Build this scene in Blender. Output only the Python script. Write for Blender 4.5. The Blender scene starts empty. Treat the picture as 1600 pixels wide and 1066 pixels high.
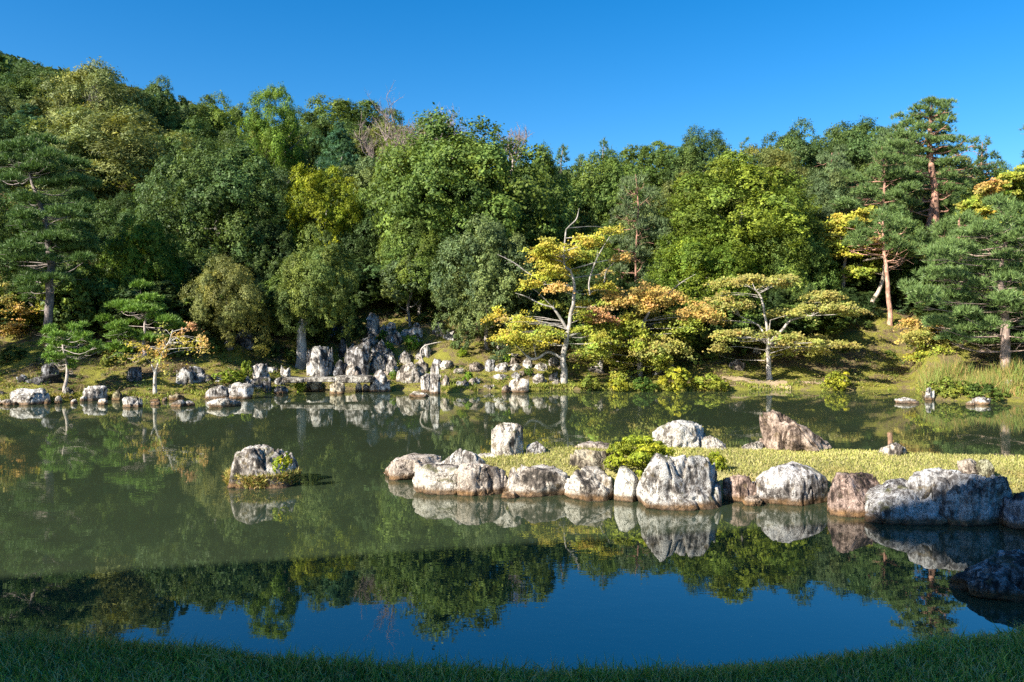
import bpy, bmesh, math, random
import numpy as np
from mathutils import Vector

# ------------------------------------------------------------------ camera, sky, sun, exposure
SC = bpy.context.scene
COL = SC.collection
F, CX, HY, CAMZ = 1244.0, 800.0, 500.0, 2.4        # focal length in photo pixels, horizon row, eye height

cam = bpy.data.cameras.new('camera')
cam.sensor_width = 36.0
cam.lens = 36.0 * F / 1600.0
cam.shift_y = -33.0 / 1600.0
cam.clip_start, cam.clip_end = 0.05, 3000.0
camo = bpy.data.objects.new('camera', cam)
COL.objects.link(camo)
camo.location = (0, 0, CAMZ)
camo.rotation_euler = (math.radians(90), 0, 0)
SC.camera = camo

SUN_EL = math.radians(32)
SUN_H = (-0.8, -0.6)                                # horizontal direction towards the sun
world = bpy.data.worlds.new('World')
SC.world = world
world.use_nodes = True
wn = world.node_tree
sky = wn.nodes.new('ShaderNodeTexSky')
sky.sky_type = 'NISHITA'
sky.sun_disc = False
sky.sun_elevation = SUN_EL
sky.sun_rotation = math.atan2(SUN_H[0], SUN_H[1])
sky.altitude = 300
sky.air_density = 1.0
sky.dust_density = 0.7
sky.ozone_density = 4.0
hs = wn.nodes.new('ShaderNodeHueSaturation')        # a polarised, saturated sky
hs.inputs['Saturation'].default_value = 1.38
bg = wn.nodes['Background']
wn.links.new(sky.outputs[0], hs.inputs['Color'])
wn.links.new(hs.outputs[0], bg.inputs['Color'])
bg.inputs['Strength'].default_value = 0.077

sun = bpy.data.lights.new('sun', 'SUN')
sun.energy = 5.0
sun.angle = math.radians(0.8)
sun.color = (1.0, 0.94, 0.83)
suno = bpy.data.objects.new('sun', sun)
COL.objects.link(suno)
suno.location = (-30, -20, 40)
ce = math.cos(SUN_EL)
suno.rotation_euler = Vector((-SUN_H[0]*ce, -SUN_H[1]*ce, -math.sin(SUN_EL))).to_track_quat('-Z', 'Y').to_euler()

SC.view_settings.view_transform = 'Standard'
SC.view_settings.look = 'None'
SC.view_settings.exposure = 1.36
SC.view_settings.gamma = 1.0
SC.view_settings.use_curve_mapping = False
SC.render.engine = 'CYCLES'
SC.cycles.max_bounces = 5
SC.cycles.diffuse_bounces = 2
SC.cycles.glossy_bounces = 3
SC.cycles.transmission_bounces = 2
SC.cycles.transparent_max_bounces = 4
SC.cycles.use_denoising = False

# ------------------------------------------------------------------ helpers
def W(px, py, D):
    return np.array([(px-CX)/F*D, D, CAMZ-(py-HY)/F*D])

def tag(o, label=None, cat=None, group=None, kind=None):
    if label: o['label'] = label
    if cat: o['category'] = cat
    if group: o['group'] = group
    if kind: o['kind'] = kind
    return o

def empty(name, loc, label=None, cat=None, group=None):
    o = bpy.data.objects.new(name, None)
    COL.objects.link(o)
    o.location = loc
    o.empty_display_size = 0.3
    return tag(o, label, cat, group)

def link(name, me, parent=None, loc=(0, 0, 0), scale=None, rz=0.0, color=None):
    o = bpy.data.objects.new(name, me)
    COL.objects.link(o)
    o.parent = parent
    o.location = loc
    o.rotation_euler = (0, 0, rz)
    if scale is not None: o.scale = scale
    if color is not None: o.color = tuple(color) if len(color) == 4 else tuple(color)+(1.0,)
    return o

def mesh(name, V, Q=None, T=None, col=None, mat=None, smooth=False):
    """V (n,3); Q (m,4) quads; T (k,3) triangles; col per face rgb, quads first."""
    V = np.asarray(V, dtype=np.float32)
    Q = np.zeros((0, 4), np.int32) if Q is None else np.asarray(Q, np.int32).reshape(-1, 4)
    T = np.zeros((0, 3), np.int32) if T is None else np.asarray(T, np.int32).reshape(-1, 3)
    me = bpy.data.meshes.new(name)
    me.vertices.add(len(V))
    me.vertices.foreach_set('co', V.ravel())
    nl = len(Q)*4+len(T)*3
    me.loops.add(nl)
    me.loops.foreach_set('vertex_index', np.concatenate([Q.ravel(), T.ravel()]))
    me.polygons.add(len(Q)+len(T))
    st = np.concatenate([np.arange(len(Q))*4, len(Q)*4+np.arange(len(T))*3]).astype(np.int32)
    me.polygons.foreach_set('loop_start', st)
    if smooth:
        me.polygons.foreach_set('use_smooth', np.ones(len(st), bool))
    if col is not None:
        a = me.attributes.new('col', 'FLOAT_COLOR', 'FACE')
        c = np.ones((len(st), 4), np.float32)
        c[:, :3] = col
        a.data.foreach_set('color', c.ravel())
    me.update(calc_edges=True)
    if mat: me.materials.append(mat)
    return me

def unit(a):
    return a/np.maximum(np.linalg.norm(a, axis=-1, keepdims=True), 1e-9)

def rdirs(rng, n):
    return unit(rng.normal(size=(n, 3)))

# lattice value noise, vectorised
_rt = np.random.default_rng(7).random((64, 64, 64)).astype(np.float32)*2-1
def vnoise(p):
    i = np.floor(p).astype(int)
    f = p-i
    f = f*f*(3-2*f)
    r = 0
    for a in (0, 1):
        for b in (0, 1):
            for c in (0, 1):
                w = (f[..., 0] if a else 1-f[..., 0])*(f[..., 1] if b else 1-f[..., 1])*(f[..., 2] if c else 1-f[..., 2])
                r = r+w*_rt[(i[..., 0]+a) % 64, (i[..., 1]+b) % 64, (i[..., 2]+c) % 64]
    return r
def fbm(p, oct=4):
    r, a = 0, 1.0
    for k in range(oct):
        r = r+a*vnoise(p*(2.03**k)+k*11.3)
        a *= 0.5
    return r

def leaves(P, N, size, rng, aspect=0.55, spread=0.6):
    n = len(P)
    nr = unit(N+rng.normal(0, spread, (n, 3)))
    t = unit(np.cross(nr, rng.normal(size=(n, 3))))
    b = np.cross(nr, t)
    s = np.asarray(size).reshape(-1, 1)*np.ones((n, 1))
    V = np.stack([P-t*s*.5, P+b*s*aspect*.5, P+t*s*.5, P-b*s*aspect*.5], 1).reshape(-1, 3)
    Q = np.arange(n*4).reshape(-1, 4)
    return V, Q

def blades(P, Dv, length, width, rng, bend=0.0):
    """thin triangles from P along Dv"""
    n = len(P)
    sd = unit(np.cross(Dv, rng.normal(size=(n, 3))))
    L = np.asarray(length).reshape(-1, 1)*np.ones((n, 1))
    wv = np.asarray(width).reshape(-1, 1)*np.ones((n, 1))
    V = np.stack([P-sd*wv*.5, P+sd*wv*.5, P+Dv*L], 1).reshape(-1, 3)
    return V, np.arange(n*3).reshape(-1, 3)

class Geo:
    def __init__(self): self.V, self.Q, self.T, self.cq, self.ct, self.n = [], [], [], [], [], 0
    def add(self, V, Q=None, T=None, col=(1, 1, 1)):
        if Q is not None and len(Q):
            self.Q.append(np.asarray(Q)+self.n); self.cq.append(np.ones((len(Q), 3))*col)
        if T is not None and len(T):
            self.T.append(np.asarray(T)+self.n); self.ct.append(np.ones((len(T), 3))*col)
        self.V.append(np.asarray(V)); self.n += len(V)
    def build(self, name, mat, smooth=False):
        Q = np.concatenate(self.Q) if self.Q else None
        T = np.concatenate(self.T) if self.T else None
        c = self.cq+self.ct
        return mesh(name, np.concatenate(self.V), Q, T, np.concatenate(c), mat, smooth)

def tube(path, radii, sides=7):
    path = np.asarray(path, float)
    n = len(path)
    tg = unit(np.gradient(path, axis=0))
    V = []
    up = np.array([0.31, 0.87, 0.12])
    for i in range(n):
        a = unit(np.cross(tg[i], up)); b = np.cross(tg[i], a)
        an = np.linspace(0, 2*math.pi, sides, endpoint=False)
        V.append(path[i]+radii[i]*(np.cos(an)[:, None]*a+np.sin(an)[:, None]*b))
    V = np.concatenate(V)
    Q = []
    for i in range(n-1):
        for k in range(sides):
            k2 = (k+1) % sides
            Q.append((i*sides+k, i*sides+k2, (i+1)*sides+k2, (i+1)*sides+k))
    return V, Q

def smooth_path(pts, m=4):
    """Catmull-Rom through the points (columns may include the radius)"""
    pts = np.asarray(pts, float)
    if len(pts) < 3:
        return np.array([pts[0]+(pts[-1]-pts[0])*t for t in np.linspace(0, 1, m+1)])
    P = np.vstack([2*pts[0]-pts[1], pts, 2*pts[-1]-pts[-2]])
    out = []
    for i in range(1, len(P)-2):
        for t in np.linspace(0, 1, m, endpoint=False):
            a, b, c, d = P[i-1:i+3]
            out.append(.5*((2*b)+(-a+c)*t+(2*a-5*b+4*c-d)*t*t+(-a+3*b-3*c+d)*t**3))
    out.append(pts[-1])
    return np.array(out)

# ------------------------------------------------------------------ materials
class NT:
    def __init__(self, name):
        self.m = bpy.data.materials.new(name); self.m.use_nodes = True
        self.t = self.m.node_tree; self.t.nodes.clear()
        self.out = self.t.nodes.new('ShaderNodeOutputMaterial')
    def n(self, typ, **kw):
        nd = self.t.nodes.new('ShaderNode'+typ)
        for k, v in kw.items():
            if k.startswith('i_'): nd.inputs[k[2:].replace('_', ' ')].default_value = v
            else: setattr(nd, k, v)
        return nd
    def l(self, a, b): self.t.links.new(a, b)
    def noise(self, vec, scale, detail=4, rough=.6, dist=0.0):
        nd = self.n('TexNoise'); nd.inputs['Scale'].default_value = scale
        nd.inputs['Detail'].default_value = detail; nd.inputs['Roughness'].default_value = rough
        nd.inputs['Distortion'].default_value = dist
        if vec is not None: self.l(vec, nd.inputs['Vector'])
        return nd.outputs['Fac']
    def ramp(self, fac, stops, interp='LINEAR'):
        nd = self.n('ValToRGB'); cr = nd.color_ramp; cr.interpolation = interp
        while len(cr.elements) < len(stops): cr.elements.new(.5)
        for e, (p, c) in zip(cr.elements, stops):
            e.position = p; e.color = tuple(c)+(1.0,) if len(c) == 3 else c
        self.l(fac, nd.inputs['Fac'])
        return nd.outputs['Color']
    def mix(self, fac, a, b, mode='MIX'):
        nd = self.n('Mix', data_type='RGBA', blend_type=mode)
        for s, v in ((nd.inputs[0], fac), (nd.inputs[6], a), (nd.inputs[7], b)):
            if hasattr(v, 'is_linked'): self.l(v, s)
            elif isinstance(v, (int, float)): s.default_value = v
            else: s.default_value = tuple(v)+(1.0,) if len(v) == 3 else v
        return nd.outputs[2]
    def math(self, op, a, b=None, clamp=False):
        nd = self.n('Math', operation=op, use_clamp=clamp)
        for s, v in zip(nd.inputs, (a, b)):
            if v is None: continue
            if hasattr(v, 'is_linked'): self.l(v, s)
            else: s.default_value = v
        return nd.outputs[0]
    def mrange(self, v, a, b, c=0.0, d=1.0):
        nd = self.n('MapRange'); nd.clamp = True
        self.l(v, nd.inputs[0])
        for i, x in enumerate((a, b, c, d)): nd.inputs[i+1].default_value = x
        return nd.outputs[0]
    def bump(self, h, strength, dist):
        nd = self.n('Bump'); nd.inputs['Strength'].default_value = strength; nd.inputs['Distance'].default_value = dist
        self.l(h, nd.inputs['Height'])
        return nd.outputs['Normal']

def leaf_material(name, translucent=0.30, gloss=0.14, rough=0.5):
    g = NT(name)
    oi = g.n('ObjectInfo'); at = g.n('Attribute', attribute_name='col'); geo = g.n('NewGeometry')
    base = g.mix(1.0, oi.outputs['Color'], at.outputs['Color'], 'MULTIPLY')
    v = g.mrange(geo.outputs['Random Per Island'], 0, 1, 0.62, 1.38)
    hsv = g.n('HueSaturation')
    g.l(v, hsv.inputs['Value']); g.l(base, hsv.inputs['Color'])
    h = g.mrange(geo.outputs['Random Per Island'], 0, 1, 0.515, 0.485)
    g.l(h, hsv.inputs['Hue'])
    c = hsv.outputs[0]
    p = g.n('BsdfPrincipled')
    g.l(c, p.inputs['Base Color']); p.inputs['Roughness'].default_value = rough
    p.inputs['Specular IOR Level'].default_value = gloss
    tr = g.n('BsdfTranslucent')
    g.l(g.mix(1.0, c, (1.15, 1.1, .55), 'MULTIPLY'), tr.inputs['Color'])
    mx = g.n('MixShader'); mx.inputs[0].default_value = translucent
    g.l(p.outputs[0], mx.inputs[1]); g.l(tr.outputs[0], mx.inputs[2])
    g.l(mx.outputs[0], g.out.inputs[0])
    return g.m

LEAF = leaf_material('leaf')
MAPLE = leaf_material('maple_leaf', 0.38, 0.2, 0.55)
NEEDLE = leaf_material('needle', 0.15, 0.3, 0.5)
GRASS = leaf_material('grass_blade', 0.25, 0.2, 0.55)

def bark_material():
    g = NT('bark')
    tc = g.n('TexCoord'); oi = g.n('ObjectInfo')
    mp = g.n('Mapping'); g.l(tc.outputs['Object'], mp.inputs['Vector']); mp.inputs['Scale'].default_value = (1, 1, .28)
    n1 = g.noise(mp.outputs[0], 16, 6, .7)
    n2 = g.noise(tc.outputs['Object'], 3.0, 4, .6)
    c = g.ramp(n1, [(.32, (.16, .15, .14)), (.5, (.7, .68, .66)), (.7, (1.2, 1.18, 1.15))])
    c = g.mix(g.mrange(n2, .5, .62), c, (.35, .36, .33), 'MIX')
    c = g.mix(1.0, c, oi.outputs['Color'], 'MULTIPLY')
    p = g.n('BsdfPrincipled'); g.l(c, p.inputs['Base Color']); p.inputs['Roughness'].default_value = .85
    g.l(g.bump(n1, .9, .03), p.inputs['Normal'])
    g.l(p.outputs[0], g.out.inputs[0])
    return g.m
BARK = bark_material()

def rock_material():
    g = NT('lichen_rock')
    geo = g.n('NewGeometry'); oi = g.n('ObjectInfo')
    pos = geo.outputs['Position']
    off = g.n('VectorMath', operation='ADD'); g.l(pos, off.inputs[0])
    cmb = g.n('CombineXYZ'); g.l(g.math('MULTIPLY', oi.outputs['Random'], 40.0), cmb.inputs[0]); g.l(cmb.outputs[0], off.inputs[1])
    scl = g.n('VectorMath', operation='SCALE'); g.l(off.outputs[0], scl.inputs[0])
    g.l(g.mrange(oi.outputs['Random'], 0, 1, .75, 1.45), scl.inputs['Scale'])
    v = scl.outputs[0]
    rotc = g.n('CombineXYZ')
    g.l(g.math('MULTIPLY', oi.outputs['Random'], 2.6), rotc.inputs[0]); g.l(g.math('SUBTRACT', 1.2, g.math('MULTIPLY', oi.outputs['Random'], 2.0)), rotc.inputs[1])
    big = g.noise(v, 2.4, 4, .55, .9)
    med = g.noise(v, 9.0, 8, .72, .4)
    fine = g.noise(v, 48.0, 5, .7)
    st = g.n('Mapping'); g.l(v, st.inputs['Vector']); st.inputs['Scale'].default_value = (1, 1, .22); g.l(rotc.outputs[0], st.inputs['Rotation'])
    streak = g.noise(st.outputs[0], 14, 7, .72, .8)
    f = g.math('ADD', g.math('MULTIPLY', big, .45), g.math('ADD', g.math('MULTIPLY', med, .30), g.math('MULTIPLY', streak, .45)))
    f = g.math('ADD', f, g.math('MULTIPLY', g.math('SUBTRACT', oi.outputs['Alpha'], .5), .26))   # alpha: how pale with lichen
    stone = g.ramp(f, [(.52, (.03, .027, .024)), (.565, (.14, .12, .105)), (.60, (.33, .305, .275)), (.635, (.53, .505, .465)), (.71, (.66, .645, .61))])
    vor = g.n('TexVoronoi', feature='DISTANCE_TO_EDGE'); g.l(st.outputs[0], vor.inputs['Vector']); vor.inputs['Scale'].default_value = 3.2
    wv = g.n('VectorMath', operation='ADD'); g.l(st.outputs[0], wv.inputs[0])
    wn_ = g.n('TexNoise'); g.l(v, wn_.inputs['Vector']); wn_.inputs['Scale'].default_value = 5.0; wn_.inputs['Detail'].default_value = 5
    ws = g.n('VectorMath', operation='SCALE'); g.l(wn_.outputs['Color'], ws.inputs[0]); ws.inputs['Scale'].default_value = .45
    g.l(ws.outputs[0], wv.inputs[1]); g.l(wv.outputs[0], vor.inputs['Vector'])
    crack = g.mrange(vor.outputs['Distance'], .0, .035, 1, 0)
    crack = g.math('MULTIPLY', crack, g.mrange(g.noise(v, 3.3, 3, .5), .45, .60))
    stone = g.mix(g.math('MULTIPLY', crack, .85), stone, (.03, .027, .025))
    speck = g.mrange(fine, .52, .57)                     # dark lichen specks
    stone = g.mix(g.math('MULTIPLY', speck, .62), stone, (.085, .08, .072))
    c = g.mix(1.0, stone, oi.outputs['Color'], 'MULTIPLY')
    # ochre lichen spots and moss in hollows
    och = g.mrange(g.noise(v, 5.5, 5, .65), .60, .68)
    c = g.mix(g.math('MULTIPLY', och, .45), c, (.22, .16, .07))
    sep = g.n('SeparateXYZ'); g.l(pos, sep.inputs[0])
    zz = g.math('ADD', sep.outputs[2], g.math('MULTIPLY', g.math('SUBTRACT', med, .5), .07))
    stain = g.mrange(zz, .055, .11, 1, 0)
    nz = g.n('SeparateXYZ'); g.l(geo.outputs['Normal'], nz.inputs[0])
    moss = g.math('MULTIPLY', g.mrange(g.noise(v, 3.1, 5, .6), .54, .62), g.mrange(nz.outputs[2], .25, .7))
    moss = g.math('MULTIPLY', moss, g.mrange(oi.outputs['Random'], .35, .6))
    c = g.mix(g.math('MULTIPLY', moss, .75), c, g.mix(g.mrange(fine, .4, .6), (.055, .05, .02), (.13, .13, .035)))
    c = g.mix(g.math('MULTIPLY', stain, .9), c, g.mix(g.mrange(med, .42, .6), (.075, .045, .022), (.21, .115, .045)))
    wet = g.mrange(zz, .0, .03, 1, 0)
    c = g.mix(wet, c, (.035, .02, .008))
    p = g.n('BsdfPrincipled'); g.l(c, p.inputs['Base Color'])
    g.l(g.mrange(wet, 0, 1, .88, .3), p.inputs['Roughness'])
    p.inputs['Specular IOR Level'].default_value = .25
    h = g.math('SUBTRACT', g.math('ADD', g.math('MULTIPLY', streak, .8), g.math('ADD', med, g.math('MULTIPLY', fine, .25))), g.math('MULTIPLY', crack, .5))
    g.l(g.bump(h, 1.0, .035), p.inputs['Normal'])
    g.l(p.outputs[0], g.out.inputs[0])
    return g.m
ROCK = rock_material()

def ground_material(name, cols, s1=.8, s2=6, bump=.05):
    g = NT(name)
    geo = g.n('NewGeometry'); pos = geo.outputs['Position']
    a = g.noise(pos, s1, 5, .65, .5); b = g.noise(pos, s2, 6, .7); c3 = g.noise(pos, s2*6, 5, .7)
    f = g.math('ADD', g.math('MULTIPLY', a, .55), g.math('ADD', g.math('MULTIPLY', b, .33), g.math('MULTIPLY', c3, .22)))
    c = g.ramp(f, cols)
    p = g.n('BsdfPrincipled'); g.l(c, p.inputs['Base Color']); p.inputs['Roughness'].default_value = .95
    p.inputs['Specular IOR Level'].default_value = .1
    g.l(g.bump(g.math('ADD', b, g.math('MULTIPLY', c3, .6)), 1.0, bump), p.inputs['Normal'])
    g.l(p.outputs[0], g.out.inputs[0])
    return g.m
MOSS = ground_material('mossy_bank', [(.42, (.04, .03, .016)), (.48, (.12, .085, .045)), (.52, (.19, .145, .075)), (.56, (.20, .185, .04)), (.64, (.25, .245, .042)), (.74, (.30, .25, .11))], .75, 5, .1)
TURF = ground_material('turf_soil', [(.4, (.07, .075, .025)), (.55, (.14, .13, .045)), (.7, (.2, .18, .07))], 1.2, 9, .03)
DRYTURF = ground_material('dry_turf', [(.4, (.20, .19, .06)), (.55, (.30, .27, .10)), (.7, (.38, .33, .15))], 1.2, 9, .03)

def water_material():
    g = NT('pond_water')
    geo = g.n('NewGeometry')
    mp = g.n('Mapping'); g.l(geo.outputs['Position'], mp.inputs['Vector']); mp.inputs['Scale'].default_value = (1, 1.6, 1)
    n1 = g.noise(mp.outputs[0], 1.6, 3, .5)
    n2 = g.noise(mp.outputs[0], 9.0, 2, .5)
    patch = g.mrange(g.noise(geo.outputs['Position'], .22, 2, .5), .42, .62, .35, 1.0)
    h = g.math('MULTIPLY', g.math('ADD', g.math('MULTIPLY', n1, .55), g.math('MULTIPLY', n2, .09)), patch)
    nm = g.bump(h, 1.0, .0026)
    murk = g.noise(geo.outputs['Position'], .35, 4, .6)
    mc = g.ramp(murk, [(.35, (.026, .038, .019)), (.65, (.033, .045, .023))])
    d = g.n('BsdfDiffuse'); g.l(mc, d.inputs['Color'])
    gl = g.n('BsdfGlossy'); gl.inputs['Roughness'].default_value = .012; gl.inputs['Color'].default_value = (.93, .96, .93, 1)
    g.l(nm, gl.inputs['Normal'])
    fr = g.n('Fresnel'); fr.inputs['IOR'].default_value = 2.8; g.l(nm, fr.inputs['Normal'])
    mx = g.n('MixShader'); g.l(fr.outputs[0], mx.inputs[0]); g.l(d.outputs[0], mx.inputs[1]); g.l(gl.outputs[0], mx.inputs[2])
    g.l(mx.outputs[0], g.out.inputs[0])
    return g.m
WATER = water_material()

def plain_material(name, col, rough=.7, nscale=12, var=.25):
    g = NT(name)
    geo = g.n('NewGeometry')
    n1 = g.noise(geo.outputs['Position'], nscale, 6, .65)
    k = g.mrange(n1, .3, .7, 1-var, 1+var)
    hsv = g.n('HueSaturation'); hsv.inputs['Color'].default_value = tuple(col)+(1,); g.l(k, hsv.inputs['Value'])
    p = g.n('BsdfPrincipled'); g.l(hsv.outputs[0], p.inputs['Base Color']); p.inputs['Roughness'].default_value = rough
    g.l(g.bump(n1, .4, .01), p.inputs['Normal'])
    g.l(p.outputs[0], g.out.inputs[0])
    return g.m

# ------------------------------------------------------------------ the setting: hillside, lawns, island, water
SH_PX = [-600, -120, 0, 60, 100, 150, 200, 250, 300, 350, 400, 440, 480, 560, 600, 650, 700, 800, 900, 1100, 1200, 1425, 1448, 1520, 1600, 1900]
SH_D = [24.0, 23.0, 22.8, 22.9, 23.3, 23.8, 23.7, 23.5, 24.0, 24.7, 25.7, 26.2, 26.8, 27.0, 26.9, 26.7, 26.5, 26.7, 27.1, 26.9, 27.1, 27.1, 23.9, 23.4, 22.9, 22.2]
PR_T = [-4, -1, 0, .12, .8, 1.5, 3, 6, 10, 20, 40, 70, 120, 300, 900]
PR_Z = [-1.0, -.5, -.06, .12, .24, .36, .85, 2.4, 4.2, 7.8, 14.5, 21, 29, 36, 40]
K_PX = [-800, -300, 0, 200, 400, 700, 1000, 1600, 2400]
K_K = [1.6, 1.6, 1.45, 1.2, 1.05, .95, .72, .62, .62]
def hill(x, y):
    x = np.asarray(x, float); y = np.asarray(y, float)
    px = CX+F*x/np.maximum(y, 1.0)
    sd = np.interp(px, SH_PX, SH_D)
    p3 = np.stack([x, y, 0*x], -1)
    t = y-sd+.35*vnoise(p3*.55)+.14*vnoise(p3*2.1)
    z = np.interp(t, PR_T, PR_Z)
    k = np.interp(px, K_PX, K_K)
    z = np.where(z > 2.4, 2.4+(z-2.4)*k, z)
    amp = np.clip((t-.3)/3, 0, 1)
    return z+amp*(.22*vnoise(p3*.45+5)+.08*vnoise(p3*1.7+9))

def hit(px, py, lo=21.0, hi=60.0):
    """distance at which the line of sight through a photo pixel meets the far bank"""
    D = np.arange(lo, hi, .04)
    x = (px-CX)/F*D
    ray = CAMZ-(py-HY)/F*D
    g = hill(x, D)
    if py > 606:
        w = CAMZ*F/(py-HY)
        return float(min(max(w, 21.5), 27.5))
    i = np.argmax(g >= ray)
    return float(D[i]) if g[i] >= ray[i] else 34.0

def grid_mesh(name, xs, ys, zf, mat):
    X, Y = np.meshgrid(xs, ys)
    Z = zf(X, Y)
    V = np.stack([X, Y, Z], -1).reshape(-1, 3)
    nx, ny = len(xs), len(ys)
    i = (np.arange(ny-1)[:, None]*nx+np.arange(nx-1)[None, :]).ravel()
    Q = np.stack([i, i+1, i+1+nx, i+nx], -1)
    return mesh(name, V, Q, mat=mat, smooth=True)

def axis(*segs):
    out = []
    for a, b, s in segs: out += list(np.arange(a, b, s))
    out.append(segs[-1][1])
    return np.array(out)

xs = axis((-700, -60, 20), (-60, -22, 1.5), (-22, 22, .22), (22, 60, 1.5), (60, 700, 20))
ys = axis((18, 21, 1), (21, 34, .18), (34, 70, 1.2), (70, 150, 4), (150, 900, 30))
tag(link('hillside', grid_mesh('hillside', xs, ys, hill, MOSS)), kind='structure')

ED_PX = [-900, -200, 0, 200, 400, 600, 850, 1000, 1200, 1400, 1600, 1800, 2600]
ED_D = [4.6, 4.55, 4.46, 4.42, 4.24, 4.12, 4.03, 4.05, 4.14, 4.34, 4.58, 4.8, 5.2]
def lawn_edge(x):
    D = np.full_like(np.asarray(x, float), 4.3)
    for _ in range(4): D = np.interp(CX+F*x/D, ED_PX, ED_D)
    return D
def lawn(x, y):
    t = lawn_edge(x)-y
    p3 = np.stack([x, y, 0*x], -1)
    z = np.interp(t, [-.6, -.12, 0, .2, .8], [-.5, .45, .58, .655, .69])
    return z+np.clip(t, 0, 1)*.03*vnoise(p3*1.3)
xs = axis((-60, -8, 2), (-8, 8, .12), (8, 60, 2)); ys = axis((-50, 2, 2), (2, 6.5, .06))
tag(link('lawn', grid_mesh('lawn', xs, ys, lawn, TURF)), kind='structure')

IF_PX = [560, 610, 700, 840, 1000, 1130, 1290, 1350, 1580, 1700, 2600]
IF_D = [12.55, 12.2, 11.25, 11.1, 10.85, 10.6, 10.5, 10.2, 9.65, 9.3, 8.8]
IB_PX = [560, 660, 715, 760, 850, 1000, 1250, 1400, 1600, 2600]
IB_D = [11.0, 11.2, 12.2, 12.95, 13.35, 13.45, 13.4, 12.95, 12.6, 12.4]
def island_t(x, y):
    px = CX+F*x/y
    return y-np.interp(px, IF_PX, IF_D), np.interp(px, IB_PX, IB_D)-y
def island(x, y):
    a, b = island_t(x, y)
    p3 = np.stack([x, y, 0*x], -1)
    s = lambda t: np.clip(t, 0, 1)**2*(3-2*np.clip(t, 0, 1))
    return -.35+(.67+.03*vnoise(p3*.9))*s((a+.25)/.55)*s((b+.15)/.75)
xs = axis((-3, 9, .07), (9, 30, 1)); ys = axis((8, 14.2, .07))
tag(link('island_lawn', grid_mesh('island_lawn', xs, ys, island, DRYTURF)), kind='structure')

def dry_bank():
    pxs = np.arange(1128, 1330, 2.0); ts = np.arange(.12, 1.9, .07)
    PX, TT = np.meshgrid(pxs, ts)
    Dm = np.interp(PX, SH_PX, SH_D)+TT
    X = (PX-CX)/F*Dm
    Z = hill(X, Dm)+.012
    V = np.stack([X, Dm, Z], -1).reshape(-1, 3)
    nx, ny = len(pxs), len(ts)
    i = (np.arange(ny-1)[:, None]*nx+np.arange(nx-1)[None, :]).ravel()
    Q = np.stack([i, i+1, i+1+nx, i+nx], -1)
    c = V[i]
    m = fbm(c*np.array([.9, 1.6, 0])+4, 3)-np.abs(TT.reshape(-1)[i]-.75)*.75+.42-np.clip((PX.reshape(-1)[i]-1230)/80, 0, 1)*.5 > 0
    return mesh('dry_bank', V, Q[m], mat=DRYEARTH, smooth=True)
DRYEARTH = ground_material('dry_earth', [(.4, (.20, .145, .085)), (.55, (.36, .27, .165)), (.7, (.46, .37, .24))], 2.0, 14, .02)
tag(link('dry_bank_path', dry_bank()), kind='structure')
V = [(-160, 2.5, 0), (160, 2.5, 0), (160, 60, 0), (-160, 60, 0)]
tag(link('water', mesh('water', V, [(0, 1, 2, 3)], mat=WATER)), kind='structure')

# ------------------------------------------------------------------ grass (nobody could count the blades)
def grass_sheet(name, label, pts, hmin, hmax, width, cols, seed, lean=.45, two=True):
    rng = np.random.default_rng(seed)
    n = len(pts)
    Dv = unit(np.stack([rng.normal(0, lean, n), rng.normal(0, lean, n), np.ones(n)], -1))
    L = rng.uniform(hmin, hmax, n)
    sd = unit(np.cross(Dv, rng.normal(size=(n, 3))))
    w = (width*rng.uniform(.7, 1.3, n))[:, None]
    mid = pts+Dv*L[:, None]*.55
    tip = pts+unit(Dv+np.stack([rng.normal(0, .35, n), rng.normal(0, .35, n), np.zeros(n)], -1))*L[:, None]
    V = np.stack([pts-sd*w*.5, pts+sd*w*.5, mid+sd*w*.4, mid-sd*w*.4, tip], 1).reshape(-1, 3)
    i = np.arange(n)[:, None]*5
    Q = i+np.array([[0, 1, 2, 3]]); T = i+np.array([[3, 2, 4]])
    c = np.array(cols)[rng.integers(0, len(cols), n)]
    dr = fbm(pts*np.array([.9, .9, 0])+seed, 3)
    c = np.clip(c*(1+.28*dr[:, None])+np.clip(-dr-.25, 0, 1)[:, None]*np.array([.16, .07, .02]), .01, 1)
    g = Geo(); g.V.append(V); g.n = len(V)
    g.Q.append(Q); g.cq.append(c); g.T.append(T); g.ct.append(c)
    o = link(name, g.build(name, GRASS))
    return tag(o, label, 'grass', kind='stuff')

rng = np.random.default_rng(3)
n = 105000
x = rng.uniform(-4.6, 4.6, n); y = rng.uniform(3.1, 4.95, n)
ok = (lawn_edge(x)-y > -.08)
x, y = x[ok], y[ok]
tag(grass_sheet('lawn_grass', 'short green grass of the shaded lawn in the foreground', np.stack([x, y, lawn(x, y)-.006], -1),
      .035, .09, .0065, [(.27, .33, .05), (.31, .35, .07), (.22, .30, .05), (.45, .37, .13), (.52, .42, .2)], 4))
n = 5200
x = rng.uniform(-4.6, 4.6, n); y = lawn_edge(x)-np.abs(rng.normal(0, .16, n))+.03
ok = vnoise(np.stack([x*3, y*3, 0*x], -1)) > -.25
x, y = x[ok], y[ok]
grass_sheet('lawn_edge_grass', 'longer ragged grass blades along the near lawn edge', np.stack([x, y, lawn(x, y)-.006], -1),
    .06, .15, .006, [(.20, .34, .07), (.26, .36, .09), (.38, .36, .15)], 14, .5)
n = 72000
y = rng.uniform(9.2, 13.6, n); x = rng.uniform(-1, 8.4, n)
ok = (island(x, y) > .1)
x, y = x[ok], y[ok]
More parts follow.
